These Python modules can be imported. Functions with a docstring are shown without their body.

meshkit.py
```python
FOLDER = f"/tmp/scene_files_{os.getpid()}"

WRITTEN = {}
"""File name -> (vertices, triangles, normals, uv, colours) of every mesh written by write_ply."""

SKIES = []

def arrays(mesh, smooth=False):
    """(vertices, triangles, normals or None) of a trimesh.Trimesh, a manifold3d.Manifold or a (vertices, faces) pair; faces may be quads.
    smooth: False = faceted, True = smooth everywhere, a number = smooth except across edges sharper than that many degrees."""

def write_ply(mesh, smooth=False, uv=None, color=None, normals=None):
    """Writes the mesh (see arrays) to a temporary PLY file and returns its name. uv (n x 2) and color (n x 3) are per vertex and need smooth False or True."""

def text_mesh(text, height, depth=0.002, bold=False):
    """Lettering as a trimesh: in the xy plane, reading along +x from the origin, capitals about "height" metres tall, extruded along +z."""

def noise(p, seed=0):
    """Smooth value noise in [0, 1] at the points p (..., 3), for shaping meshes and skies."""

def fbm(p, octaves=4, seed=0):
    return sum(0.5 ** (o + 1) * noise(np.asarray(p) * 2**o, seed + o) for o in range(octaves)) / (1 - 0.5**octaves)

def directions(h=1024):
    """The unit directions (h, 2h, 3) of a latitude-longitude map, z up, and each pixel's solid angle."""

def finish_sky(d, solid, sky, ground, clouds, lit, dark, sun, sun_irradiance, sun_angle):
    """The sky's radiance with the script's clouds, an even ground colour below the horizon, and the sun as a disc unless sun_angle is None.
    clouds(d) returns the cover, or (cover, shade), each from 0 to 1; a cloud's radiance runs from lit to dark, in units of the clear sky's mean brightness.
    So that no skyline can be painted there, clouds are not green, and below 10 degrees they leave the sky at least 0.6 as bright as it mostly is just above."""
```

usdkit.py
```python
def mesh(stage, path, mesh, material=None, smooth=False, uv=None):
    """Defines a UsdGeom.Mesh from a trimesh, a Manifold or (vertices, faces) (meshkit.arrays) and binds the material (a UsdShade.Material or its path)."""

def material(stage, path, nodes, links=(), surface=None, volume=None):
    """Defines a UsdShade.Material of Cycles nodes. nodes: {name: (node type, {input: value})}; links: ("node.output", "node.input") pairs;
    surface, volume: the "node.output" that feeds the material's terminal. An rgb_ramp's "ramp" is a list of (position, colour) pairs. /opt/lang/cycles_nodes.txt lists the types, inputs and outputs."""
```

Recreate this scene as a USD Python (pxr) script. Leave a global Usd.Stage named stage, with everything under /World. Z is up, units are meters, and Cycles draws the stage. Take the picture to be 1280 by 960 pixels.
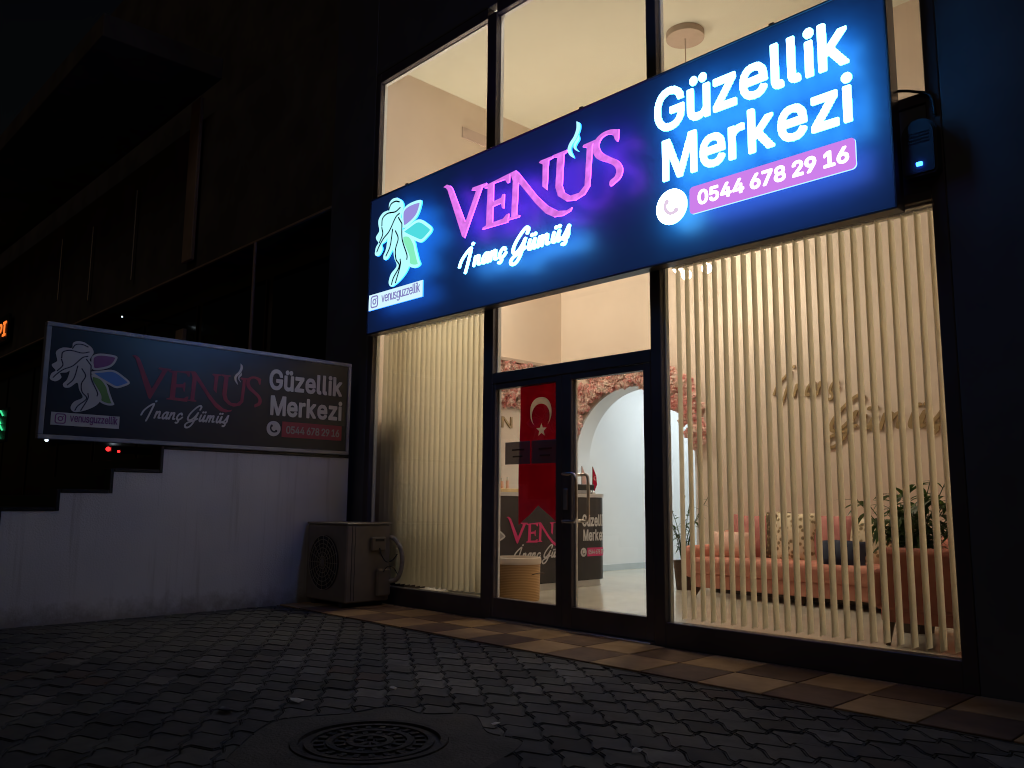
import math, random
import numpy as np, trimesh, manifold3d
from shapely import affinity
from shapely.geometry import Polygon, LineString, Point, box as sbox, MultiPolygon
from shapely.ops import unary_union
from pxr import Usd, UsdGeom, UsdLux, UsdShade, Gf, Sdf
import usdkit, meshkit

rng = random.Random(7)
nrg = np.random.default_rng(7)
stage = Usd.Stage.CreateInMemory()
UsdGeom.SetStageUpAxis(stage, "Z"); UsdGeom.SetStageMetersPerUnit(stage, 1.0)
UsdGeom.Xform.Define(stage, "/World"); UsdGeom.Scope.Define(stage, "/World/Looks")

# ------------------------------------------------------------------ camera
EXPOSURE = 0.0
SKY, STREET_GLOW, GLOBE, FILL_STRIP, COOL, FILL_GLOBE = 0.002, 0.012, 128.0, 9.0, 8.6, 340.0
cam = UsdGeom.Camera.Define(stage, "/World/camera")
cam.CreateHorizontalApertureAttr(36.0); cam.CreateVerticalApertureAttr(27.0); cam.CreateFocalLengthAttr(29.442)
cam.CreateClippingRangeAttr((0.05, 1000.0)); cam.CreateExposureAttr(EXPOSURE)
cam.AddTransformOp().Set(Gf.Matrix4d(0.6950927, 0.7188702, 0.0084757, 0, 0.0955092, -0.1040223, 0.9899785, 0,
                                     0.7125477, -0.6873173, -0.1409638, 0, 0.0, 0.0, 1.0, 1))

# ------------------------------------------------------------------ night sky and the faint glow of the street behind the camera
usdkit.material(stage, "/World/Looks/sky_glow", {
    "s": ("sky_texture", {"sky_type": "single_scattering", "sun_disc": False, "sun_elevation": 0.06, "sun_rotation": 2.6}),
    "m": ("mix_color", {"blend_type": "multiply", "fac": 1.0, "b": (0.9, 0.75, 0.75)}),
    "b": ("background_shader", {"strength": SKY})}, [("s.color", "m.a"), ("m.result", "b.color")], surface="b.background")
dome = UsdLux.DomeLight.Define(stage, "/World/sky")
UsdShade.MaterialBindingAPI.Apply(dome.GetPrim()).Bind(UsdShade.Material.Get(stage, "/World/Looks/sky_glow"))
dome.GetPrim().SetCustomDataByKey("kind", "structure")
street_glow = UsdLux.DistantLight.Define(stage, "/World/street_glow")  # soft fill standing for unseen street light
street_glow.CreateIntensityAttr(STREET_GLOW); street_glow.CreateAngleAttr(25.0); street_glow.CreateNormalizeAttr(True); street_glow.CreateColorAttr((1.0, 0.86, 0.78))
street_glow.AddRotateXYZOp().Set((48.0, 0.0, 30.0))

# ------------------------------------------------------------------ materials
def mat(name, nodes, links, surface):
    return usdkit.material(stage, "/World/Looks/" + name, nodes, links, surface=surface)

def noisy(name, c1, c2, scale=8.0, rough=0.6, bump=0.0, metallic=0.0, detail=5, spec=0.5, bscale=None, coat=0.0, lo=0.35, hi=0.65, rvar=0.0):
    nodes = {"g": ("geometry", {}), "n": ("noise_texture", {"scale": scale, "detail": detail, "roughness": 0.6}),
             "r": ("rgb_ramp", {"ramp": [(lo, c1), (hi, c2)]}),
             "p": ("principled_bsdf", {"roughness": rough, "metallic": metallic, "specular_ior_level": spec, "coat_weight": coat})}
    links = [("g.position", "n.vector"), ("n.fac", "r.fac"), ("r.color", "p.base_color")]
    if bump:
        nodes["n2"] = ("noise_texture", {"scale": bscale or scale * 6, "detail": 6, "roughness": 0.65})
        nodes["b"] = ("bump", {"strength": bump, "distance": 0.01})
        links += [("g.position", "n2.vector"), ("n2.fac", "b.height"), ("b.normal", "p.normal")]
    if rvar:
        nodes["m"] = ("map_range", {"from_min": 0.3, "from_max": 0.7, "to_min": rough - rvar, "to_max": rough + rvar})
        links += [("n.fac", "m.value"), ("m.result", "p.roughness")]
    return mat(name, nodes, links, "p.BSDF")

def emit(name, color, strength):
    return mat(name, {"e": ("emission", {"color": color, "strength": strength})}, [], "e.emission")

def halo(name, front, fs, side, ss, mottle=0.0):
    """Channel letter: an acrylic face and an added glowing rim that imitates lens bloom on the panel behind it."""
    nodes = {"g": ("geometry", {}), "x": ("separate_xyz", {}), "t": ("math", {"math_type": "less_than", "value2": -0.7}),
             "ef": ("emission", {"color": front, "strength": fs}), "es": ("emission", {"color": side, "strength": ss}), "m": ("mix_closure", {})}
    links = [("g.normal", "x.vector"), ("x.y", "t.value1"), ("es.emission", "m.closure1"), ("ef.emission", "m.closure2"), ("t.value", "m.fac")]
    if mottle:
        nodes["n"] = ("noise_texture", {"scale": 14.0, "detail": 2.0})
        nodes["mr"] = ("map_range", {"from_min": 0.3, "from_max": 0.7, "to_min": fs * (1 - mottle), "to_max": fs * (1 + mottle)})
        links += [("g.position", "n.vector"), ("n.fac", "mr.value"), ("mr.result", "ef.strength")]
    return mat(name, nodes, links, "m.closure")

def fabric(name, c1, c2, trans, scale=3.0, sx=1.0, lo=0.35, hi=0.65):
    return mat(name, {"g": ("geometry", {}), "v": ("vector_math", {"math_type": "multiply", "vector2": (1, 1, sx)}),
        "n": ("noise_texture", {"scale": scale, "detail": 6}), "r": ("rgb_ramp", {"ramp": [(lo, c1), (hi, c2)]}),
        "d": ("diffuse_bsdf", {}), "t": ("translucent_bsdf", {}), "m": ("mix_closure", {"fac": trans})},
        [("g.position", "v.vector1"), ("v.vector", "n.vector"), ("n.fac", "r.fac"), ("r.color", "d.color"), ("r.color", "t.color"), ("d.BSDF", "m.closure1"), ("t.BSDF", "m.closure2")], "m.closure")

def glass(name, tint=(0.96, 0.97, 0.96), f0=0.04):
    return mat(name, {"l": ("layer_weight", {"blend": 0.5}), "p": ("math", {"math_type": "power", "value2": 5.0}),
        "a": ("math", {"math_type": "multiply_add", "value2": 0.9, "value3": f0}), "t": ("transparent_bsdf", {"color": tint}),
        "g": ("glossy_bsdf", {"color": (1, 1, 1), "roughness": 0.01}), "m": ("mix_closure", {})},
        [("l.facing", "p.value1"), ("p.value", "a.value1"), ("a.value", "m.fac"), ("t.BSDF", "m.closure1"), ("g.BSDF", "m.closure2")], "m.closure")

M = {}
M["mortar"] = noisy("joint_sand", (0.022, 0.02, 0.018), (0.05, 0.045, 0.04), 30, 0.95, 0.5)
M["asphalt"] = noisy("dark_ground", (0.03, 0.03, 0.03), (0.06, 0.058, 0.055), 6, 0.9, 0.4)
PV = [((0.0383, 0.0369, 0.0383), (0.072, 0.0698, 0.0698)), ((0.0315, 0.0306, 0.0324), (0.0585, 0.0576, 0.0585)), ((0.045, 0.0428, 0.0414), (0.09, 0.0855, 0.081)),
      ((0.0495, 0.0338, 0.0279), (0.0765, 0.054, 0.045)), ((0.0248, 0.0248, 0.027), (0.0495, 0.0495, 0.0518)), ((0.0405, 0.0414, 0.0383), (0.0765, 0.0765, 0.0698))]
PV += [tuple(tuple(c * 1.5 for c in t) for t in PV[2]), tuple(tuple(c * 0.6 for c in t) for t in PV[4])]
for k, (a, b) in enumerate(PV):
    M["paver%d" % k] = noisy("paver_concrete_%d" % k, a, b, 9, 0.85, 0.7, bscale=120, detail=8, lo=0.3, hi=0.7)
BF = [((0.33, 0.192, 0.073), (0.449, 0.276, 0.124)), ((0.29, 0.169, 0.067), (0.396, 0.242, 0.107)), ((0.343, 0.202, 0.085), (0.462, 0.293, 0.141))]
RD = [((0.106, 0.052, 0.028), (0.19, 0.099, 0.051)), ((0.091, 0.047, 0.028), (0.16, 0.086, 0.047)), ((0.122, 0.061, 0.031), (0.205, 0.111, 0.058))]
for k in range(3):
    M["buff%d" % k] = noisy("buff_tile_%d" % k, *BF[k], 7, 0.8, 0.6, bscale=90, detail=8, lo=0.3, hi=0.7)
    M["red%d" % k] = noisy("red_tile_%d" % k, *RD[k], 7, 0.8, 0.6, bscale=90, detail=8, lo=0.3, hi=0.7)
M["concrete"] = noisy("patch_concrete", (0.045, 0.042, 0.037), (0.075, 0.07, 0.062), 5, 0.92, 0.8, bscale=60, detail=8)
M["iron"] = noisy("cast_iron", (0.016, 0.015, 0.015), (0.042, 0.037, 0.034), 12, 0.8, 0.9, metallic=0.15, bscale=60)
M["render"] = mat("white_render", {"g": ("geometry", {}), "n": ("noise_texture", {"scale": 1.3, "detail": 8.0}), "r": ("rgb_ramp", {"ramp": [(0.25, (0.56, 0.56, 0.57)), (0.75, (0.72, 0.72, 0.72))]}),
    "x": ("separate_xyz", {}), "n2": ("noise_texture", {"scale": 7.0, "detail": 8.0, "roughness": 0.7}), "h": ("math", {"math_type": "multiply_add", "value2": 0.42, "value3": -0.1}), "c": ("math", {"math_type": "less_than"}), "d": ("math", {"math_type": "subtract"}),
    "k": ("map_range", {"from_min": -0.07, "from_max": 0.1, "to_min": 0.0, "to_max": 0.75, "clamp": True}), "sv": ("vector_math", {"math_type": "multiply", "vector2": (1, 9, 0.35)}), "n3": ("noise_texture", {"scale": 1.6, "detail": 6.0, "roughness": 0.65}),
    "s": ("map_range", {"from_min": 0.54, "from_max": 0.75, "to_min": 0.0, "to_max": 0.5, "clamp": True}), "m1": ("mix_color", {"b": (0.23, 0.2, 0.17)}), "m2": ("mix_color", {"b": (0.3, 0.28, 0.26)}),
    "n4": ("noise_texture", {"scale": 70.0, "detail": 8.0, "roughness": 0.65}), "bp": ("bump", {"strength": 0.45, "distance": 0.01}), "p": ("principled_bsdf", {"roughness": 0.9})},
    [("g.position", "n.vector"), ("n.fac", "r.fac"), ("g.position", "x.vector"), ("g.position", "n2.vector"), ("n2.fac", "h.value1"), ("h.value", "d.value1"), ("x.z", "d.value2"), ("d.value", "k.value"), ("g.position", "sv.vector1"), ("sv.vector", "n3.vector"), ("n3.fac", "s.value"),
     ("r.color", "m1.a"), ("k.result", "m1.fac"), ("m1.result", "m2.a"), ("s.result", "m2.fac"), ("m2.result", "p.base_color"), ("g.position", "n4.vector"), ("n4.fac", "bp.height"), ("bp.normal", "p.normal")], "p.BSDF")
M["granite"] = noisy("black_granite", (0.012, 0.012, 0.013), (0.035, 0.035, 0.037), 90, 0.3, 0.0)
M["frame"] = noisy("dark_aluminium", (0.085, 0.072, 0.075), (0.115, 0.097, 0.1), 3, 0.45, 0.03, metallic=0.2)
M["cladding"] = noisy("facade_cladding", (0.1, 0.103, 0.115), (0.14, 0.145, 0.16), 2, 0.5, 0.1, lo=0.3, hi=0.7)
M["glass"] = glass("window_glass")
M["wall_in"] = noisy("peach_wall_paint", (0.74, 0.61, 0.5), (0.77, 0.64, 0.53), 1.5, 0.85, 0.06, bscale=50)
M["ceil_in"] = noisy("ceiling_paint", (0.76, 0.74, 0.62), (0.78, 0.76, 0.64), 1.5, 0.9)
M["white_in"] = noisy("white_wall_paint", (0.8, 0.81, 0.82), (0.83, 0.84, 0.85), 1.5, 0.8)
M["floor_in"] = noisy("glossy_cream_floor", (0.6, 0.56, 0.47), (0.7, 0.66, 0.56), 2.5, 0.16, 0.02, lo=0.3, hi=0.7)
M["skirting"] = noisy("grey_skirting", (0.5, 0.55, 0.57), (0.55, 0.6, 0.62), 3, 0.5)
M["slat"] = fabric("cream_blind_fabric", (0.905, 0.85, 0.69), (0.92, 0.87, 0.71), 0.62, 40, 0.02)
M["white_metal"] = noisy("white_metal", (0.75, 0.74, 0.7), (0.8, 0.79, 0.75), 5, 0.4)
M["flag"] = fabric("red_flag_cloth", (0.5, 0.02, 0.07), (0.6, 0.028, 0.085), 0.5, 6)
M["flag_white"] = fabric("white_flag_cloth", (0.75, 0.68, 0.62), (0.82, 0.75, 0.68), 0.5, 6)
M["flag_pink"] = fabric("pale_pink_flag_cloth", (0.8, 0.55, 0.55), (0.85, 0.66, 0.64), 0.3, 20)
M["plate"] = mat("smoked_plate", {"t": ("transparent_bsdf", {"color": (0.75, 0.7, 0.68)}), "d": ("principled_bsdf", {"base_color": (0.2, 0.185, 0.18), "roughness": 0.3}), "m": ("mix_closure", {"fac": 0.62})},
                 [("t.BSDF", "m.closure1"), ("d.BSDF", "m.closure2")], "m.closure")
M["black"] = noisy("black_plastic", (0.012, 0.012, 0.012), (0.02, 0.02, 0.02), 10, 0.4)
M["chrome"] = noisy("brushed_steel", (0.62, 0.6, 0.57), (0.7, 0.68, 0.65), 20, 0.25, metallic=1.0)
M["ac_white"] = noisy("shaded_white_enamel", (0.17, 0.145, 0.115), (0.27, 0.235, 0.19), 3.5, 0.55, 0.1, lo=0.25, hi=0.75)  # white enamel darkened in colour to stand for the corner shade
M["ac_dark"] = noisy("dark_grille", (0.02, 0.02, 0.02), (0.035, 0.035, 0.035), 9, 0.6)
M["foam"] = noisy("pipe_insulation", (0.3, 0.27, 0.22), (0.42, 0.38, 0.31), 25, 0.9, 0.5)
M["desk"] = noisy("charcoal_desk_laminate", (0.028, 0.026, 0.027), (0.036, 0.034, 0.035), 3, 0.35)
M["wood_top"] = noisy("pale_wood", (0.62, 0.44, 0.2), (0.74, 0.55, 0.29), 12, 0.45)
M["wood_bin"] = mat("woven_wood", {"g": ("geometry", {}), "w": ("wave_texture", {"wave_type": "bands", "bands_direction": "z", "scale": 22.0, "distortion": 1.5, "detail": 3.0}),
    "r": ("rgb_ramp", {"ramp": [(0.0, (0.4, 0.22, 0.08)), (1.0, (0.55, 0.34, 0.15))]}), "b": ("bump", {"strength": 0.4, "distance": 0.004}), "p": ("principled_bsdf", {"roughness": 0.6})},
    [("g.position", "w.vector"), ("w.fac", "r.fac"), ("w.fac", "b.height"), ("r.color", "p.base_color"), ("b.normal", "p.normal")], "p.BSDF")
M["pink_velvet"] = noisy("pink_velvet", (0.56, 0.24, 0.18), (0.66, 0.31, 0.24), 5, 0.85, 0.15, spec=0.2)
M["rose_velvet"] = noisy("rose_velvet", (0.52, 0.2, 0.19), (0.62, 0.28, 0.25), 9, 0.85, 0.2, spec=0.2)
M["chair"] = noisy("shaded_pink_velvet", (0.3, 0.11, 0.085), (0.38, 0.15, 0.115), 5, 0.9, 0.15, spec=0.2)  # pink velvet darkened in colour to stand for shade on the chair
M["pale_silk"] = noisy("pale_pink_silk", (0.75, 0.45, 0.36), (0.85, 0.56, 0.45), 7, 0.5, 0.3)
M["navy"] = noisy("navy_velvet", (0.012, 0.018, 0.045), (0.03, 0.04, 0.08), 8, 0.8, 0.2)
M["floral"] = mat("floral_cushion", {"g": ("geometry", {}), "v": ("voronoi_texture", {"scale": 22.0}), "r": ("rgb_ramp", {"ramp": [(0.0, (0.14, 0.09, 0.05)), (0.35, (0.34, 0.26, 0.14)), (0.45, (0.75, 0.62, 0.42)), (0.7, (0.8, 0.7, 0.52))]}), "p": ("principled_bsdf", {"roughness": 0.8})},
    [("g.position", "v.vector"), ("v.distance", "r.fac"), ("r.color", "p.base_color")], "p.BSDF")
M["floral_dark"] = mat("dark_floral_cushion", {"g": ("geometry", {}), "v": ("voronoi_texture", {"scale": 30.0}), "r": ("rgb_ramp", {"ramp": [(0.0, (0.6, 0.48, 0.3)), (0.3, (0.2, 0.14, 0.07)), (0.6, (0.09, 0.06, 0.03))]}), "p": ("principled_bsdf", {"roughness": 0.8})},
    [("g.position", "v.vector"), ("v.distance", "r.fac"), ("r.color", "p.base_color")], "p.BSDF")
M["dark_wood"] = noisy("dark_wood", (0.05, 0.025, 0.012), (0.09, 0.045, 0.022), 14, 0.4)
M["leaf"] = mat("leaf_green", {"i": ("geometry", {}), "n": ("noise_texture", {"scale": 16.0}), "r": ("rgb_ramp", {"ramp": [(0.35, (0.02, 0.045, 0.012)), (0.65, (0.07, 0.13, 0.035))]}), "d": ("principled_bsdf", {"roughness": 0.45}), "t": ("translucent_bsdf", {"color": (0.06, 0.12, 0.02)}), "m": ("mix_closure", {"fac": 0.25})},
    [("i.position", "n.vector"), ("n.fac", "r.fac"), ("r.color", "d.base_color"), ("d.BSDF", "m.closure1"), ("t.BSDF", "m.closure2")], "m.closure")
M["petal"] = mat("rose_petals", {"i": ("geometry", {}), "n": ("noise_texture", {"scale": 11.0, "detail": 4.0, "roughness": 0.7}), "r": ("rgb_ramp", {"ramp": [(0.3, (0.74, 0.2, 0.2)), (0.4, (0.84, 0.38, 0.35)), (0.48, (0.88, 0.56, 0.5)), (0.58, (0.9, 0.72, 0.63)), (0.72, (0.86, 0.76, 0.62))]}), "d": ("diffuse_bsdf", {}), "t": ("translucent_bsdf", {}), "m": ("mix_closure", {"fac": 0.25})},
    [("i.position", "n.vector"), ("n.fac", "r.fac"), ("r.color", "d.color"), ("r.color", "t.color"), ("d.BSDF", "m.closure1"), ("t.BSDF", "m.closure2")], "m.closure")
M["gold"] = noisy("antique_gold", (0.36, 0.25, 0.12), (0.44, 0.31, 0.16), 9, 0.45, metallic=0.3)
M["rosette"] = noisy("ceiling_rose_beige", (0.5, 0.39, 0.31), (0.56, 0.44, 0.36), 4, 0.7)
M["terracotta"] = noisy("dark_planter", (0.06, 0.035, 0.025), (0.1, 0.06, 0.04), 7, 0.7)
M["cabinet"] = noisy("dark_cabinet", (0.035, 0.022, 0.016), (0.055, 0.035, 0.026), 4, 0.6)
M["sign_panel"] = mat("navy_face_with_bloom", {"p": ("principled_bsdf", {"base_color": (0.022, 0.07, 0.115), "roughness": 0.45, "emission_color": (0.1, 0.24, 1.0), "emission_strength": 0.036})}, [], "p.BSDF")  # even blue emission added to the face to imitate lens bloom
M["sign_frame"] = noisy("sign_edge_trim", (0.06, 0.06, 0.07), (0.09, 0.09, 0.1), 4, 0.4, metallic=0.5)
M["board"] = noisy("slate_printed_panel", (0.018, 0.022, 0.032), (0.024, 0.028, 0.04), 2, 0.3, 0.03)
M["board_frame"] = noisy("silver_board_frame", (0.27, 0.28, 0.32), (0.35, 0.36, 0.4), 6, 0.45, metallic=0.2)
M["print_white"] = noisy("white_vinyl", (0.55, 0.55, 0.56), (0.62, 0.62, 0.63), 6, 0.45)
M["print_red"] = noisy("crimson_vinyl", (0.3, 0.03, 0.06), (0.36, 0.04, 0.075), 6, 0.45)
M["print_pink"] = noisy("magenta_vinyl", (0.62, 0.03, 0.17), (0.68, 0.04, 0.2), 6, 0.45)
M["print_purple"] = noisy("purple_vinyl", (0.2, 0.06, 0.22), (0.25, 0.08, 0.26), 6, 0.45)
M["print_blue"] = noisy("blue_vinyl", (0.08, 0.22, 0.6), (0.1, 0.26, 0.68), 6, 0.45)
M["print_green"] = noisy("green_vinyl", (0.12, 0.28, 0.06), (0.16, 0.34, 0.08), 6, 0.45)
M["print_dark"] = noisy("dark_vinyl", (0.02, 0.025, 0.06), (0.025, 0.03, 0.07), 6, 0.45)
M["print_grey"] = noisy("grey_vinyl", (0.3, 0.3, 0.31), (0.34, 0.34, 0.35), 6, 0.45)
M["hood"] = noisy("neighbour_render", (0.09, 0.078, 0.066), (0.17, 0.145, 0.12), 1.2, 0.85, 0.2)
M["post"] = noisy("beige_column_paint", (0.36, 0.26, 0.18), (0.5, 0.37, 0.26), 1.5, 0.8, 0.2)
M["dark_glass"] = noisy("dark_glazing", (0.01, 0.01, 0.011), (0.018, 0.017, 0.017), 0.6, 0.12)
M["paper"] = noisy("litter_paper", (0.5, 0.48, 0.45), (0.62, 0.6, 0.56), 30, 0.8)
M["cement"] = noisy("grey_cement", (0.12, 0.115, 0.11), (0.2, 0.19, 0.18), 3, 0.9, 0.3)

WHITE_L = 4.4
M["lit_white"] = halo("lit_white_letter", (0.32, 0.72, 1.0), WHITE_L, (0.05, 0.37, 1.0), 18.0)
M["lit_script"] = halo("lit_white_script", (0.32, 0.72, 1.0), WHITE_L, (0.07, 0.4, 1.0), 14.0)
M["lit_violet"] = halo("lit_violet_letter", (0.8, 0.2, 0.9), 0.95, (0.25, 0.03, 1.0), 11.0, 0.18)
M["lit_body"] = halo("lit_white_emblem", (0.42, 0.92, 0.98), 1.15, (0.02, 0.25, 1.0), 5.5)
M["lit_lilac"] = emit("lit_lilac_wing", (0.32, 0.28, 0.72), 1.0)
M["lit_cyan"] = emit("lit_cyan_wing", (0.08, 0.72, 0.76), 1.0)
M["lit_green"] = emit("lit_green_wing", (0.24, 0.86, 0.52), 1.0)
M["lit_pill"] = halo("lit_orchid_plate", (0.62, 0.22, 0.83), 1.0, (0.1, 0.2, 1.0), 6.0)
M["lit_disc"] = halo("lit_white_disc", (0.75, 0.95, 1.0), 4.0, (0.1, 0.5, 1.0), 12.0)
M["lit_plate"] = halo("lit_pale_plate", (0.62, 0.86, 0.98), 1.1, (0.02, 0.2, 1.0), 3.0)
M["lit_digit"] = emit("lit_digit", (1.0, 0.9, 1.0), 1.6)
M["pale_lilac"] = emit("lit_pale_lilac", (0.78, 0.62, 0.8), 1.0)
M["ink"] = noisy("sign_ink", (0.02, 0.05, 0.1), (0.025, 0.06, 0.12), 6, 0.5)
M["ink_violet"] = emit("lit_violet_ink", (0.22, 0.2, 0.5), 1.0)
M["globe"] = emit("lamp_globe", (1.0, 0.89, 0.7), GLOBE)
M["fill_globe"] = emit("added_fill_globe", (1.0, 0.88, 0.68), FILL_GLOBE)
M["fill_warm"] = emit("warm_fill_panel", (1.0, 0.93, 0.82), FILL_STRIP)
M["panel_cool"] = emit("cool_lamp_panel", (0.86, 0.96, 1.0), COOL)
M["sign_ink_case"] = noisy("dark_siren_case", (0.035, 0.035, 0.04), (0.05, 0.05, 0.055), 5, 0.6)
M["vent"] = noisy("pinkish_vent", (0.62, 0.48, 0.42), (0.66, 0.52, 0.45), 4, 0.7)
M["led_blue"] = emit("blue_led", (0.02, 0.12, 1.0), 12.0)
M["led_orange"] = emit("orange_led", (1.0, 0.2, 0.03), 1.2)
M["led_green"] = emit("green_led", (0.05, 0.75, 0.3), 1.2)
M["led_red"] = emit("red_lamp", (1.0, 0.03, 0.03), 2.0)
M["led_white"] = emit("white_lamp", (0.75, 0.9, 1.0), 2.5)

# ------------------------------------------------------------------ helpers
used = {}
def numbered(parent, name):
    k = (parent, name); n = used.get(k, 0); used[k] = n + 1
    return name if n == 0 else "%s_%03d" % (name, n)

def thing(name, label, cat, group=None, kind=None, loc=(0, 0, 0)):
    p = "/World/" + numbered("/World", name)
    x = UsdGeom.Xform.Define(stage, p)
    if any(loc): x.AddTranslateOp().Set(Gf.Vec3d(*loc))
    d = x.GetPrim()
    if label: d.SetCustomDataByKey("label", label)
    if cat: d.SetCustomDataByKey("category", cat)
    if group: d.SetCustomDataByKey("group", group)
    if kind: d.SetCustomDataByKey("kind", kind)
    return p

def part(parent, name, mesh, m, smooth=False, label=None, kind=None):
    if isinstance(mesh, (list, tuple)) and isinstance(mesh[0], trimesh.Trimesh): mesh = trimesh.util.concatenate(list(mesh))
    p = parent + "/" + numbered(parent, name)
    g = usdkit.mesh(stage, p, mesh, M[m] if isinstance(m, str) else m, smooth=smooth).GetPrim()
    if label: g.SetCustomDataByKey("label", label)
    if kind: g.SetCustomDataByKey("kind", kind)
    return p

def solo(name, mesh, m, label=None, cat=None, group=None, kind=None, smooth=False):
    p = part("/World", name, mesh, m, smooth, label, kind)
    d = stage.GetPrimAtPath(p)
    if cat: d.SetCustomDataByKey("category", cat)
    if group: d.SetCustomDataByKey("group", group)
    return p

def bx(x0, x1, y0, y1, z0, z1):
    b = trimesh.creation.box((x1 - x0, y1 - y0, z1 - z0)); b.apply_translation(((x0 + x1) / 2, (y0 + y1) / 2, (z0 + z1) / 2)); return b

ICO = trimesh.creation.icosphere(2)
def rbx(x0, x1, y0, y1, z0, z1, r=0.02):
    h = np.array([x1 - x0, y1 - y0, z1 - z0]) / 2; r = min(r, *(h * 0.98)); v = ICO.vertices
    p = v * r + np.where(v >= 0, 1, -1) * (h - r)
    m = trimesh.convex.convex_hull(p); m.apply_translation(((x0 + x1) / 2, (y0 + y1) / 2, (z0 + z1) / 2)); return m

def cbx(x0, x1, y0, y1, z0, z1, c=0.004):
    """box with small chamfers"""
    h = np.array([x1 - x0, y1 - y0, z1 - z0]) / 2; c = min(c, *(h * 0.9)); p = []
    for s in np.ndindex(2, 2, 2):
        s = np.array(s) * 2 - 1
        for k in range(3):
            q = h - c; q[k] = h[k]; p.append(s * q)
    m = trimesh.convex.convex_hull(np.array(p)); m.apply_translation(((x0 + x1) / 2, (y0 + y1) / 2, (z0 + z1) / 2)); return m

def cyl(a, b, r, n=16, r2=None):
    a, b = np.array(a, float), np.array(b, float); d = b - a; L = np.linalg.norm(d); d /= L
    u = np.cross(d, [0, 0, 1] if abs(d[2]) < 0.9 else [1, 0, 0]); u /= np.linalg.norm(u); w = np.cross(d, u)
    t = np.linspace(0, 2 * np.pi, n, endpoint=False); ring = np.cos(t)[:, None] * u + np.sin(t)[:, None] * w
    r2 = r if r2 is None else r2
    v = np.vstack([a + ring * r, b + ring * r2, [a], [b]]); f = []
    for i in range(n):
        j = (i + 1) % n
        f += [[i, j, n + j], [i, n + j, n + i], [2 * n, j, i], [2 * n + 1, n + i, n + j]]
    return trimesh.Trimesh(v, f, process=False)

def tube(pts, r, n=8):
    pts = np.array(pts, float); t = np.gradient(pts, axis=0); t /= np.linalg.norm(t, axis=1)[:, None]
    u = np.cross(t[0], [0.31, 0.42, 0.85]); u /= np.linalg.norm(u)
    a = np.linspace(0, 2 * np.pi, n, endpoint=False); v = []
    rr = np.broadcast_to(r, len(pts))
    for p, d, q in zip(pts, t, rr):
        u = u - d * (u @ d); u /= np.linalg.norm(u); w = np.cross(d, u)
        v.append(p + q * (np.cos(a)[:, None] * u + np.sin(a)[:, None] * w))
    v = np.vstack(v + [pts[:1], pts[-1:]]); f = []; m = len(pts)
    for i in range(m - 1):
        for k in range(n):
            l = (k + 1) % n
            f += [[i * n + k, i * n + l, (i + 1) * n + l], [i * n + k, (i + 1) * n + l, (i + 1) * n + k]]
    for k in range(n):
        l = (k + 1) % n; f += [[m * n, l, k], [m * n + 1, (m - 1) * n + k, (m - 1) * n + l]]
    return trimesh.Trimesh(v, f, process=False)

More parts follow.
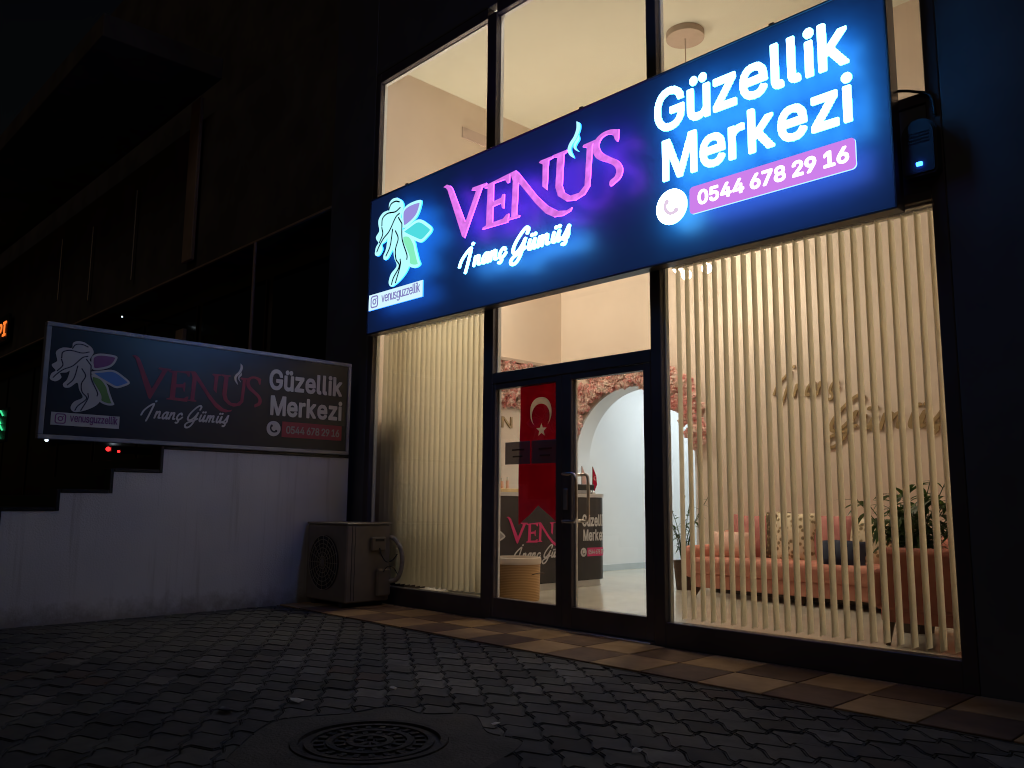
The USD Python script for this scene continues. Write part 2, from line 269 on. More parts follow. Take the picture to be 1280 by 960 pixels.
def spline(pts, n=8):
    """Catmull-Rom through the points"""
    p = np.array(pts, float); p = np.vstack([2 * p[0] - p[1], p, 2 * p[-1] - p[-2]]); out = []
    for i in range(1, len(p) - 2):
        for t in np.linspace(0, 1, n, endpoint=False):
            out.append(0.5 * (2 * p[i] + (p[i + 1] - p[i - 1]) * t + (2 * p[i - 1] - 5 * p[i] + 4 * p[i + 1] - p[i + 2]) * t * t + (3 * p[i] - p[i - 1] - 3 * p[i + 1] + p[i + 2]) * t ** 3))
    return np.array(out + [p[-2]])

def geoms(s):
    s = s.buffer(0)
    return [g for g in getattr(s, "geoms", [s]) if g.geom_type == "Polygon" and g.area > 1e-7]

def flat(shape, at, depth, plane="xz"):
    """Extrudes a 2-D shape. xz: stands parallel to the shop front, its face at y = at and its back at at + depth.
    yz: its face at x = at (facing +x), first axis runs along +y. xy: its top at z = at."""
    out = []
    for g in geoms(shape):
        m = trimesh.creation.extrude_polygon(g, depth, engine="earcut"); v = np.array(m.vertices)
        if plane == "xz": w = np.stack([v[:, 0], at + v[:, 2], v[:, 1]], 1)
        elif plane == "yz": w = np.stack([at - v[:, 2], v[:, 0], v[:, 1]], 1)
        else: w = np.stack([v[:, 0], v[:, 1], at - v[:, 2]], 1)
        m = trimesh.Trimesh(w, m.faces, process=False)
        if m.volume < 0: m.invert()
        out.append(m)
    return trimesh.util.concatenate(out)

def rrect(x0, x1, z0, z1, r):
    return sbox(x0 + r, z0 + r, x1 - r, z1 - r).buffer(r, quad_segs=6)

_txt = {}
def glyph(c, bold):
    if (c, bold) not in _txt:
        m = meshkit.text_mesh(c, 1.0, 0.1, bold=bold); f = m.faces[m.face_normals[:, 2] > 0.9]
        _txt[c, bold] = unary_union([Polygon(m.vertices[t][:, :2]).buffer(0.002) for t in f]).buffer(-0.002)
    return _txt[c, bold]

def words(text, x0, x1, z0, cap, bold=True, heavy=0.0, track=0.1, each=False):
    """Lettering fitted between x0 and x1 on the baseline z0; cap: height of the capitals."""
    x, out = 0.0, []
    for c in text:
        if c == " ": x += 0.34; continue
        g = glyph(c, bold).buffer(heavy, quad_segs=5)
        a = g.bounds; out.append(affinity.translate(g, x - a[0], 0)); x += a[2] - a[0] + track
    w = x - track; k = (x1 - x0) / w
    out = [affinity.translate(affinity.scale(g, k, cap, origin=(0, 0)), x0, z0) for g in out]
    return out if each else unary_union(out)

# strokes of a brush script, x-height 1, upright; slanted when laid out
SCRIPT = {
 "İ": (1.15, [[(-.75, .35), (-.62, .95), (-.2, 1.55), (.3, 2.0), (.48, 1.95), (.42, 1.1), (.32, .2), (.22, -.45)]], [(.62, 2.45)]),
 "n": (1.0, [[(.05, .95), (.02, .05)], [(.04, .5), (.25, .9), (.48, .95), (.55, .55), (.58, .12), (.8, .08)]], []),
 "a": (1.0, [[(.62, .8), (.38, .98), (.1, .7), (.05, .25), (.25, .02), (.5, .25), (.64, .9)], [(.66, .95), (.62, .25), (.72, .03), (.9, .15)]], []),
 "ç": (.95, [[(.65, .78), (.45, .98), (.15, .75), (.05, .3), (.25, .02), (.55, .1), (.8, .4)], [(.3, 0), (.42, -.22), (.3, -.45), (.1, -.42)]], []),
 "G": (1.9, [[(1.55, 1.75), (1.6, 2.15), (1.3, 2.35), (.8, 1.9), (.3, 1.1), (.15, .45), (.35, .08), (.8, .2), (1.2, .75), (1.38, 1.2)], [(1.42, 1.25), (1.3, .5), (1.12, -.4), (.75, -.95), (.3, -1.0), (.1, -.65), (.35, -.3), (.95, -.02), (1.6, .35)]], []),
 "ü": (1.05, [[(.05, .95), (.02, .3), (.2, .03), (.45, .3), (.6, .95)], [(.62, .95), (.6, .25), (.7, .03), (.92, .2)]], [(.2, 1.4), (.56, 1.42)]),
 "m": (1.5, [[(.05, .95), (.02, .05)], [(.04, .5), (.22, .9), (.42, .95), (.46, .5), (.46, .05)], [(.48, .5), (.66, .9), (.88, .95), (.94, .5), (.98, .1), (1.2, .1)]], []),
 "ş": (.85, [[(.0, .1), (.3, .7), (.48, 1.2), (.5, .7), (.55, .25), (.35, .0), (.1, .1)], [(.32, 0), (.42, -.22), (.3, -.45), (.1, -.42)]], []),
}
def script(text, x0, x1, z0, xh, pen=0.24, slant=0.33, each=False):
    x, out = 0.75, []
    for c in text:
        if c == " ": x += 0.5; continue
        w, strokes, dots = SCRIPT[c]
        g = [LineString(spline(s, 6)).buffer(pen / 2, quad_segs=4) for s in strokes] + [Point(d).buffer(pen * .62, quad_segs=4) for d in dots]
        out.append(affinity.translate(unary_union(g), x, 0)); x += w + 0.06
    out = [affinity.affine_transform(g, [1, slant, 0, 1, 0, 0]) for g in out]
    b = unary_union(out).bounds; k = (x1 - x0) / (b[2] - b[0])
    out = [affinity.translate(affinity.affine_transform(g, [k, 0, 0, xh, -b[0] * k, 0]), x0, z0) for g in out]
    return out if each else unary_union(out)

GLYPHS = {
'V' : [[-6.11,4.05],[-6.057,4.062],[-6.004,4.036],[-5.974,4.0],[-5.774,3.61],[-5.626,3.886],[-5.693,3.906],[-5.676,3.927],[-5.486,3.922],[-5.491,3.903],[-5.546,3.895],[-5.785,3.463],[-5.816,3.483],[-6.048,4.006],[-6.075,4.033]] ,
'E' : [[-5.534,3.895],[-5.177,3.924],[-5.183,3.841],[-5.21,3.843],[-5.24,3.885],[-5.391,3.889],[-5.392,3.716],[-5.283,3.724],[-5.268,3.753],[-5.245,3.75],[-5.248,3.619],[-5.271,3.625],[-5.287,3.676],[-5.394,3.67],[-5.401,3.52],[-5.258,3.521],[-5.213,3.55],[-5.183,3.551],[-5.2,3.475],[-5.538,3.486],[-5.526,3.503],[-5.483,3.51],[-5.466,3.869],[-5.509,3.875]] ,
'N' : [[-5.184,3.923],[-5.098,3.929],[-5.067,3.901],[-4.832,3.62],[-4.707,3.501],[-4.586,3.424],[-4.487,3.404],[-4.429,3.418],[-4.448,3.39],[-4.536,3.371],[-4.636,3.384],[-4.727,3.437],[-4.853,3.562],[-5.066,3.811],[-5.085,3.519],[-5.045,3.501],[-5.056,3.487],[-5.196,3.493],[-5.185,3.508],[-5.151,3.511],[-5.133,3.838],[-5.156,3.894]] ,
'N2' : [[-4.812,3.914],[-4.792,3.927],[-4.647,3.927],[-4.651,3.91],[-4.7,3.904],[-4.718,3.644],[-4.77,3.689],[-4.764,3.884]] ,
'U' : [[-4.643,3.931],[-4.486,3.932],[-4.49,3.914],[-4.522,3.905],[-4.542,3.634],[-4.516,3.566],[-4.448,3.52],[-4.352,3.519],[-4.291,3.565],[-4.265,3.879],[-4.312,3.901],[-4.303,3.916],[-4.162,3.921],[-4.166,3.903],[-4.209,3.891],[-4.239,3.55],[-4.295,3.492],[-4.4,3.467],[-4.497,3.488],[-4.586,3.554],[-4.616,3.639],[-4.596,3.896],[-4.643,3.914]] ,
'S' : [[-3.937,3.929],[-3.947,3.845],[-3.968,3.859],[-3.99,3.903],[-4.053,3.93],[-4.116,3.914],[-4.144,3.863],[-4.117,3.796],[-4.037,3.734],[-3.949,3.672],[-3.906,3.601],[-3.924,3.535],[-3.986,3.502],[-4.025,3.491],[-4.024,3.527],[-3.976,3.55],[-3.958,3.595],[-3.984,3.646],[-4.055,3.696],[-4.154,3.755],[-4.196,3.827],[-4.181,3.905],[-4.107,3.948],[-4.016,3.951]] ,
'F1' : [[-4.378,4.148],[-4.34,4.115],[-4.34,4.062],[-4.379,3.998],[-4.428,3.952],[-4.437,3.91],[-4.404,3.835],[-4.457,3.877],[-4.477,3.929],[-4.457,3.977],[-4.408,4.023],[-4.379,4.082]] ,
'F2' : [[-4.354,4.021],[-4.346,3.98],[-4.379,3.945],[-4.385,3.916],[-4.354,3.876],[-4.389,3.898],[-4.412,3.932],[-4.398,3.966],[-4.369,3.995]] ,
'body' : [[-6.873,4.14],[-6.79,4.087],[-6.758,4.025],[-6.779,3.968],[-6.799,3.91],[-6.751,3.854],[-6.769,3.761],[-6.765,3.671],[-6.689,3.548],[-6.628,3.431],[-6.66,3.333],[-6.775,3.251],[-6.916,3.207],[-6.97,3.252],[-6.937,3.335],[-6.839,3.404],[-6.886,3.502],[-6.92,3.599],[-7.005,3.527],[-7.064,3.521],[-7.081,3.561],[-7.039,3.624],[-7.016,3.746],[-7.059,3.719],[-7.133,3.699],[-7.115,3.641],[-7.172,3.59],[-7.235,3.612],[-7.223,3.683],[-7.18,3.728],[-7.229,3.795],[-7.171,3.855],[-7.193,3.97],[-7.12,4.036],[-7.016,4.046],[-7.004,4.116],[-6.946,4.147]] ,
'wp' : [[-6.774,3.878],[-6.764,3.973],[-6.667,4.02],[-6.474,4.013],[-6.466,3.95],[-6.522,3.86],[-6.63,3.807],[-6.742,3.79]] ,
'wb' : [[-6.769,3.761],[-6.658,3.787],[-6.493,3.814],[-6.356,3.741],[-6.274,3.662],[-6.351,3.603],[-6.443,3.572],[-6.54,3.611],[-6.739,3.718]] ,
'wg' : [[-6.768,3.725],[-6.64,3.695],[-6.553,3.597],[-6.522,3.512],[-6.477,3.399],[-6.453,3.343],[-6.528,3.327],[-6.625,3.361],[-6.685,3.443],[-6.756,3.598]] ,
'lines' : [[[-7.01,4.044],[-6.974,4.099],[-6.895,4.111],[-6.827,4.088]],[[-7.128,3.9],[-7.117,3.98],[-7.029,4.013],[-6.895,3.997],[-6.81,4.021]],[[-7.164,3.725],[-7.108,3.803],[-7.127,3.881]],[[-7.205,3.633],[-7.162,3.688],[-7.09,3.754],[-6.989,3.812],[-6.886,3.932],[-6.821,3.961]],[[-7.035,3.552],[-6.966,3.645],[-6.931,3.816]],[[-6.88,3.787],[-6.829,3.694],[-6.87,3.588],[-6.856,3.478],[-6.795,3.395],[-6.891,3.29],[-6.922,3.226]],[[-6.772,3.833],[-6.759,3.67],[-6.673,3.492],[-6.671,3.44]],[[-6.834,3.919],[-6.773,3.842]],[[-6.784,3.463],[-6.781,3.392],[-6.853,3.231]]] ,

}
def curve(pts):
    return Polygon(spline(list(pts) + [pts[0]], 5)).buffer(0)
NAME = [Polygon(GLYPHS[k]).buffer(0.008, quad_segs=3).buffer(-0.008) for k in ("V", "E")]
NAME += [unary_union([Polygon(GLYPHS["N"]), Polygon(GLYPHS["N2"])]).buffer(0.006).buffer(-0.006), Polygon(GLYPHS["U"]).buffer(0.006).buffer(-0.006), curve(GLYPHS["S"]).buffer(0.004)]
FLAME = unary_union([curve(GLYPHS["F1"]), curve(GLYPHS["F2"])])
WINGS = [curve(GLYPHS[k]) for k in ("wp", "wb", "wg")]
BODY = curve(GLYPHS["body"])
HAIR = unary_union([LineString(spline(l, 6)).buffer(0.007) for l in GLYPHS["lines"]])

def fit(shapes, box_from, box_to):
    (a0, b0, a1, b1), (c0, d0, c1, d1) = box_from, box_to; kx, kz = (c1 - c0) / (a1 - a0), (d1 - d0) / (b1 - b0)
    return [affinity.affine_transform(s, [kx, 0, 0, kz, c0 - a0 * kx, d0 - b0 * kz]) for s in shapes]

def handset(cx, cz, r):
    a = np.radians(np.linspace(150, 300, 16)); arc = [(cx + .10 * r + .62 * r * np.cos(t), cz + .10 * r + .62 * r * np.sin(t)) for t in a]
    ends = [Point(arc[0][0] + .06 * r, arc[0][1] + .02 * r).buffer(.2 * r), Point(arc[-1][0] + .02 * r, arc[-1][1] + .06 * r).buffer(.2 * r)]
    return unary_union([LineString(arc).buffer(.13 * r)] + ends)

def app_icon(x0, z0, s):
    ring = Point(x0 + s / 2, z0 + s / 2)
    return unary_union([rrect(x0, x0 + s, z0, z0 + s, .24 * s).difference(rrect(x0 + .1 * s, x0 + .9 * s, z0 + .1 * s, z0 + .9 * s, .17 * s)),
                        ring.buffer(.25 * s).difference(ring.buffer(.15 * s)), Point(x0 + .74 * s, z0 + .74 * s).buffer(.055 * s)])

# ================================================================== GROUND
solo("ground", bx(-60, 25, -25, 40, -0.6, -0.035), "asphalt", kind="structure")
paving = thing("paving", None, None, kind="structure")
part(paving, "joint_bed", bx(-7.6, 2.6, -3.0, 4.17, -0.034, -0.013), "mortar")
MH = np.array([-3.1, 2.17])
pp = [(-3.25, 1.6), (-3.56, 1.9), (-3.66, 2.1), (-3.55, 2.36), (-3.52, 2.6), (-3.3, 2.62), (-3.14, 2.78), (-2.86, 2.62), (-2.66, 2.64), (-2.54, 2.4), (-2.5, 2.15), (-2.66, 1.8), (-2.9, 1.58)]
PATCH = curve(pp)
a1 = np.array([math.cos(math.radians(-35.0)), math.sin(math.radians(-35.0))]) * 0.211
a2 = np.array([math.cos(math.radians(53.5)), math.sin(math.radians(53.5))]) * 0.168
n1, n2 = a1 / 0.211, a2 / 0.168
def edge(p, d, L, n, w, t=.28):
    return [p, p + d * L * t + n * w, p + d * L * (1 - t) - n * w]
region = sbox(-7.585, -3.0, 2.6, 4.165)
cells = []
for i in range(-70, 70):
    for j in range(-70, 70):
        c = np.array([-2.45, 3.141]) + a1 * i + a2 * j
        if not (-7.8 < c[0] < 2.7 and -2.2 < c[1] < 4.4): continue
        p0 = c - a1 / 2 - a2 / 2
            # opposite edges are translates of each other, so that the stones interlock
        e1, e2 = edge(p0, n1, .211, n2, .012), edge(p0, n2, .168, n1, -.036, .2)
        bot, left = e1 + [p0 + a1], e2 + [p0 + a2]
        q = bot[:-1] + [x + a1 for x in left][:-1] + [x + a2 for x in bot][::-1][:-1] + left[::-1][:-1]
        cells.append((c, Polygon(q).buffer(-0.0042)))
eye = np.array([0.0, 0.0])
def view_size(c):
    d = np.array([c[0], c[1], -1.0]); f = d @ np.array([-0.7125477, 0.6873173, 0.1409638]); r = d @ np.array([0.6950927, 0.7188702, 0.0084757]); u = d @ np.array([0.0955092, -0.1040223, 0.9899785])
    if f <= 0.1: return 0.0
    X, Y = r / f * 1046.8, -u / f * 1046.8
    return 1 / f ** 3 if abs(X) < 665 and abs(Y) < 505 else 0.0
cells.sort(key=lambda t: -view_size(t[0]))
def stone(g, z):
    rim = g.buffer(-0.006)
    if rim.is_empty or rim.geom_type != "Polygon" or g.geom_type != "Polygon": return flat(g, z, 0.03, "xy")
    a, b = np.array(g.exterior.coords)[:-1], np.array(rim.exterior.coords)[:-1]
    return trimesh.util.concatenate([flat(rim, z, 0.006, "xy"), flat(g, z - 0.005, 0.028, "xy")])
made, rest = 0, []
for c, g in cells:
    g = g.intersection(region).difference(PATCH)
    if g.is_empty or g.area < 0.0015: continue
    if g.geom_type != "Polygon": g = max(g.geoms, key=lambda s: s.area)
    z = rng.uniform(-0.003, 0.002)
    m = stone(g, z)
    tilt = trimesh.transformations.rotation_matrix(rng.uniform(-.012, .012), [rng.uniform(-1, 1), rng.uniform(-1, 1), 0], [c[0], c[1], 0]); m.apply_transform(tilt)
    if made < 300 and view_size(c) > 0:
        part(paving, "paver", m, "paver%d" % rng.choice([0, 0, 0, 1, 1, 2, 2, 4, 5, 5, 6, 7, 7, 3 if rng.random() < .6 else 0])); made += 1
    else:
        rest.append(m)
for k in range(3):
    part(paving, "far_pavers", rest[k::3], "paver%d" % (0, 1, 5)[k], kind="stuff")
pm = flat(PATCH.difference(Point(*MH).buffer(0.335)), -0.004, 0.02, "xy")
part(paving, "concrete_patch", pm, "concrete")

mh = thing("manhole_cover", "round cast iron manhole cover with raised ring pattern set in the pavers", "manhole cover", loc=(MH[0], MH[1], 0))
ring = Point(0, 0).buffer(0.332, quad_segs=16).difference(Point(0, 0).buffer(0.3, quad_segs=16))
part(mh, "frame_ring", flat(ring, 0.002, 0.05, "xy"), "iron")
part(mh, "lid", flat(Point(0, 0).buffer(0.294, quad_segs=16), -0.012, 0.03, "xy"), "iron")
for ri in (0.26, 0.17, 0.085):
    part(mh, "raised_ring", flat(Point(0, 0).buffer(ri + .014, quad_segs=14).difference(Point(0, 0).buffer(ri - .014, quad_segs=14)), -0.002, 0.011, "xy"), "iron")
for ri, n in ((0.215, 22), (0.128, 14), (0.045, 5)):
    for k in range(n): part(mh, "stud", flat(affinity.rotate(sbox(ri - .02, -.012, ri + .02, .012), 360 * k / n, origin=(0, 0)), -0.003, 0.01, "xy"), "iron")

for (x, y, a, s, lb) in [(-3.906, 2.279, 20, .05, "crumpled pale paper scrap left of the manhole cover"), (-3.802, 2.80, 60, .022, "tiny white paper fleck behind the manhole cover"),
                         (-2.887, 2.70, 100, .03, "small pale paper bit right of the manhole cover near its concrete"), (-2.212, 2.849, 35, .028, "torn grey paper bit on the pavers furthest right"), (-3.95, 1.93, 10, .06, "dark dry leaf scrap lying at the left edge of the concrete")]:
    pts = np.array([[math.cos(t) * s * rng.uniform(.6, 1.2), math.sin(t) * s * .6 * rng.uniform(.6, 1.2), rng.uniform(.004, .022)] for t in np.linspace(0, 6.28, 8)[:-1]] + [[0, 0, .024]] + [[0, 0, .003]])
    h = trimesh.convex.convex_hull(pts); h.apply_transform(trimesh.transformations.rotation_matrix(math.radians(a), [0, 0, 1])); h.apply_translation((x, y, 0.0))
    solo("litter_scrap", h, "granite" if "leaf" in lb else "paper", lb, "litter", "litter lying on the pavers")

strip = thing("tile_strip", None, None, kind="structure")
part(strip, "mortar_bed", bx(-7.58, 2.6, 4.175, 5.06, -0.034, -0.004), "mortar")
for j, (y0, y1) in enumerate(((4.19, 4.6), (4.6, 5.02))):
    for i in range(-6, 19):
        x0 = -5.22 + 0.4 * i
        x1 = x0 + .4
        if x1 > 2.5: break
        x0c = max(x0, -7.575)
        if x1 - x0c < .02: continue
        buff = (i + j) % 2 == 0
        m = cbx(x0c + .004, x1 - .004, y0 + .004, y1 - .004, -0.003, 0.008 + rng.uniform(-.0015, .0015), .003)
        part(strip, "tile", m, ("buff%d" if buff else "red%d") % rng.randrange(3))
part(strip, "kerb_edge", bx(-7.58, 2.6, 4.168, 4.186, -0.03, -0.001), "mortar")

# ================================================================== SHOP BUILDING
shop = thing("shop_building", "dark clad shop front with tall glazed bays, double door and lit peach interior", "building")
FY = 5.06
part(shop, "pillar", [cbx(-8.35, -7.5, FY, 5.16, -.03, 12), bx(-8.35, -7.76, 5.161, 5.6, -.03, 12)], "cladding", label="dark pillar left of the glazing")
part(shop, "pillar", [cbx(-1.61, -0.55, FY, 5.16, -.03, 12), bx(-1.395, -0.55, 5.161, 5.6, -.03, 12)], "cladding", label="dark pillar right of the glazing")
part(shop, "front_wall", bx(-0.545, 9, FY + .02, 5.6, -.03, 12), "cladding")
part(shop, "upper_wall", [cbx(-7.495, -1.615, FY + .004, 5.16, 5.78, 12), bx(-7.495, -1.615, 5.161, 5.6, 6.11, 12)], "cladding")
part(shop, "spandrel", cbx(-7.495, -1.615, FY + .012, 5.16, 2.86, 3.4), "cladding")
def bar(name, x0, x1, z0, z1, y0=FY, y1=5.155, lb=None): part(shop, name, cbx(x0, x1, y0, y1, z0, z1, .004), "frame", label=lb)
bar("window_frame", -7.495, -7.41, .0, 5.775); bar("window_frame", -1.695, -1.615, .0, 5.775)
bar("mullion", -5.625, -5.50, .0, 5.69, FY - .003); bar("mullion", -3.745, -3.65, .0, 5.69, FY - .003)
for a, b in ((-7.41, -5.625), (-5.5, -3.745), (-3.65, -1.695)):
    bar("window_frame", a, b, 5.665, 5.775); bar("window_frame", a, b, 3.402, 3.472); bar("window_frame", a, b, 2.80, 2.858)
for a, b in ((-7.41, -5.625), (-3.65, -1.695)):
    bar("sill_rail", a, b, .0, .17)
    part(shop, "inner_sill", bx(a, b, 5.157, 5.2, .02, .155), "frame")
bar("transom", -5.5, -3.745, 2.062, 2.16)
part(shop, "threshold", cbx(-5.5, -3.745, 5.0, 5.155, -.02, .022, .004), "chrome")
GY = 5.1
def pane(a, b, z0, z1, parent=None): part(parent or shop, "window_pane", (np.array([[a, GY, z0], [b, GY, z0], [b, GY, z1], [a, GY, z1]]), np.array([[0, 1, 2, 3]])), "glass")
pane(-7.41, -5.625, .17, 2.8); pane(-3.65, -1.695, .17, 2.8); pane(-5.5, -3.745, 2.16, 2.8)
for a, b in ((-7.41, -5.625), (-5.5, -3.745), (-3.65, -1.695)): pane(a, b, 3.472, 5.665)
# glazing beads that catch the light of the room
for a, b, z0, z1 in ((-7.41, -5.625, .17, 2.8), (-5.5, -3.745, 2.16, 2.8), (-3.65, -1.695, .17, 2.8), (-7.41, -5.625, 3.472, 5.665), (-5.5, -3.745, 3.472, 5.665), (-3.65, -1.695, 3.472, 5.665)):
    part(shop, "glazing_bead", [bx(a, a + .012, 5.112, 5.15, z0, z1), bx(b - .012, b, 5.112, 5.15, z0, z1), bx(a + .012, b - .012, 5.112, 5.15, z1 - .012, z1)], "white_metal")

def door(x0, x1, g0, g1, lb):
    d = part(shop, "door", [cbx(x0, g0, FY + .002, 5.13, .026, 2.058, .004), cbx(g1, x1, FY + .002, 5.13, .026, 2.058, .004), cbx(g0, g1, FY + .004, 5.128, .026, .19, .003), cbx(g0, g1, FY + .004, 5.128, 2.008, 2.058, .003)], "frame", label=lb)
    pane(g0, g1, .19, 2.008, d)
    part(d, "glazing_bead", [bx(g0, g0 + .014, 5.105, 5.127, .19, 2.008), bx(g1 - .01, g1, 5.105, 5.127, .19, 2.008)], "white_metal")
    return d
door(-5.498, -4.658, -5.463, -4.725, "left glazed door leaf")
dr = door(-4.654, -3.748, -4.552, -3.822, "right glazed door leaf with pull handle")
hz = spline([(-4.575, 5.055, .862), (-4.575, 5.0, .862), (-4.555, 4.975, .862), (-4.46, 4.972, .862), (-4.425, 4.972, .90), (-4.42, 4.972, 1.05), (-4.425, 4.972, 1.19), (-4.46, 4.972, 1.235), (-4.555, 4.975, 1.235), (-4.575, 5.0, 1.235), (-4.575, 5.055, 1.235)], 5)
part(dr, "handle", tube(hz, .0125, 10), "chrome", smooth=True)
hz2 = hz.copy(); hz2[:, 1] = 5.13 + (5.055 - hz[:, 1])
hz2[:, 0] = -4.6 + (hz[:, 0] + 4.6) * .55
part(dr, "handle", tube(hz2, .0125, 10), "chrome", smooth=True)
part(dr, "lock_plate", cbx(-4.63, -4.585, 5.05, 5.06, .95, 1.12, .003), "chrome")

# the room behind the glass
for a, b in ((-7.75, -7.55), (-1.6, -1.4)): part(shop, "interior_wall", bx(a, b, 5.165, 8.2, .02, 6.1), "wall_in")
AX, AR, AZ = -6.375, 0.925, 1.53
arch = unary_union([Point(AX, AZ).buffer(AR, quad_segs=24), sbox(AX - AR, 0, AX + AR, AZ)])
part(shop, "arch_wall", flat(sbox(-7.75, .02, -1.4, 6.1).difference(arch), 8.2, .26), "wall_in")
ts = np.linspace(0, math.pi, 33); lin = [(AX + AR, .13)] + [(AX + AR * math.cos(t), AZ + AR * math.sin(t)) for t in ts] + [(AX - AR, .13)]
part(shop, "arch_lining", flat(LineString(lin).buffer(.012, cap_style=2).intersection(sbox(-9, .125, 0, 4)), 8.19, .275), "white_in", smooth=30)
part(shop, "ceiling", bx(-7.75, -1.4, 5.165, 8.46, 6.0, 6.1), "ceil_in")
part(shop, "corridor_wall", [bx(-7.5, -7.3, 8.46, 13.0, .02, 2.9), bx(-5.45, -5.25, 8.46, 13, .02, 2.9), bx(-7.5, -5.25, 13, 13.2, .02, 2.9)], "white_in")
part(shop, "corridor_ceiling", bx(-7.5, -5.25, 8.46, 13.2, 2.9, 3.0), "white_in")
part(shop, "skirting_board", [bx(-7.3, -7.288, 8.47, 12.99, .121, .2), bx(-5.43, -1.6, 8.186, 8.199, .121, .19), bx(-7.549, -7.538, 5.3, 8.19, .121, .19)], "skirting")
part(shop, "wall_vent", [bx(-7.549, -7.535, 6.38, 6.95, 5.49, 5.63)], "vent")
solo("shop_floor", bx(-7.75, -1.4, 5.157, 13.2, -.02, .12), "floor_in", kind="structure")

# ------------------------------------------------------------------ vertical blinds
def blind(x0, x1, a0, a1, label):
    b = thing("vertical_blind", label, "blind", "vertical blinds in the front bays")
    part(b, "headrail", cbx(x0, x1, 5.2, 5.25, 2.79, 2.835), "white_metal")
    n = int(round((x1 - x0) / .08))
    for i in range(n):
        x = x0 + .04 + .08 * i
        th = math.radians(a0 + (a1 - a0) * i / (n - 1) + rng.uniform(-1.3, 1.3)); w = .057; s = np.linspace(-1, 1, 5); zt, zb = 2.79, .185 + rng.uniform(-.004, .004)
        c, sn = math.cos(th), math.sin(th)
        pr = [(x + w * u * c - sn * .004 * (1 - u * u), 5.225 + w * u * sn + c * .004 * (1 - u * u)) for u in s]
        sway = rng.uniform(-.0012, .0012)
        v, f = [], []
        for k, z in enumerate((zb, 1.5, zt)):
            v += [(p[0] + sway * (zt - z) / 2.6, p[1], z) for p in pr]
        for k in range(2):
            for q in range(4): f.append([k * 5 + q, k * 5 + q + 1, k * 5 + 6 + q, k * 5 + 5 + q])
        p = part(b, "slat", (np.array(v), np.array(f)), "slat", smooth=True)
    return b
blind(-7.40, -5.64, 100, 111, "cream vertical blind closed across the narrow bay left of the door")
blind(-3.64, -1.72, 106, 89, "cream vertical blind half open before the sofa in the wide right bay")

# ------------------------------------------------------------------ facade sign
SY = 4.94
sg = thing("shop_sign", "long navy illuminated shop sign with glowing letters fixed across the glazing", "sign")
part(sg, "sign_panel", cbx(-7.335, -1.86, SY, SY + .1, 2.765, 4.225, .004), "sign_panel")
part(sg, "edge_trim", [cbx(-7.345, -1.85, SY - .008, SY + .108, 2.748, 2.764, .003), cbx(-7.345, -1.85, SY - .008, SY + .108, 4.226, 4.242, .003), cbx(-7.351, -7.336, SY - .008, SY + .108, 2.748, 4.242, .003), cbx(-1.859, -1.844, SY - .008, SY + .108, 2.748, 4.242, .003)], "sign_frame")
for x in (-6.75, -4.35, -2.62): part(sg, "bracket", [cbx(x - .02, x + .02, SY + .02, SY + .08, 4.243, 4.275, .004)], "frame")
part(sg, "stay", [cyl((-7.0, SY + .1, 3.4), (-7.0, FY + .01, 3.4), .012), cyl((-4.5, SY + .1, 3.43), (-4.5, FY + .01, 3.43), .012), cyl((-2.2, SY + .1, 3.43), (-2.2, FY + .01, 3.43), .012)], "frame")
LF, LD = SY - .145, .014       # letters set off the panel to spread the added rim glow
KS = LF / 4.94
def off(s): return affinity.affine_transform(s, [KS, 0, 0, KS, 0, 1 - KS])      # sizes were taken on the panel; the letters stand nearer
for s in NAME: part(sg, "letter", flat(off(s), LF, LD), "lit_violet")
for s in geoms(FLAME): part(sg, "flame", flat(off(s), LF, LD), "lit_body")
for s in words("Güzellik", -3.59, -2.09, 3.782, .31, heavy=.004, track=.09, each=True): part(sg, "letter", flat(off(s), LF, LD), "lit_white")
for s in words("Merkezi", -3.525, -2.08, 3.39, .3, heavy=.004, track=.09, each=True): part(sg, "letter", flat(off(s), LF, LD), "lit_white")
for s in script("İnanç Gümüş", -5.87, -4.45, 3.165, .088, pen=.30, slant=.2, each=True): part(sg, "script_letter", flat(off(s), LF, LD), "lit_script")
em = part(sg, "fairy_emblem", flat(off(unary_union([BODY.buffer(.006)] + [w.buffer(.004) for w in WINGS])), LF, LD), "lit_body")
for w, m in zip(WINGS, ("lit_lilac", "lit_cyan", "lit_green")): part(em, "wing", flat(off(w.buffer(-.028).difference(BODY.buffer(.012))), LF - .004, .0035), m)
part(em, "hair_line", flat(off(HAIR), LF - .004, .0035), "ink")
pl = part(sg, "number_plate", flat(off(rrect(-3.295, -2.08, 3.07, 3.273, .03)), LF + .006, .014), "lit_pill")
for s in words("0544 678 29 16", -3.225, -2.12, 3.128, .098, heavy=.03, track=.08, each=True): part(pl, "digit", flat(off(s), LF + .002, .0035), "lit_digit")
dc = part(sg, "phone_disc", flat(off(Point(-3.456, 3.173).buffer(.134, quad_segs=12)), LF + .006, .014), "lit_disc")
part(dc, "handset", flat(off(handset(-3.456, 3.173, .1)), LF + .002, .0035), "pale_lilac")
np_ = part(sg, "name_plate", flat(off(sbox(-7.335, 3.01, -6.41, 3.178)), LF + .006, .014), "lit_plate")
part(np_, "app_icon", flat(off(app_icon(-7.295, 3.03, .13)), LF + .002, .0035), "ink_violet")
part(np_, "user_name", flat(off(words("venusguzzellik", -7.1, -6.45, 3.065, .1, bold=False, track=.07)), LF + .002, .0035), "ink_violet")

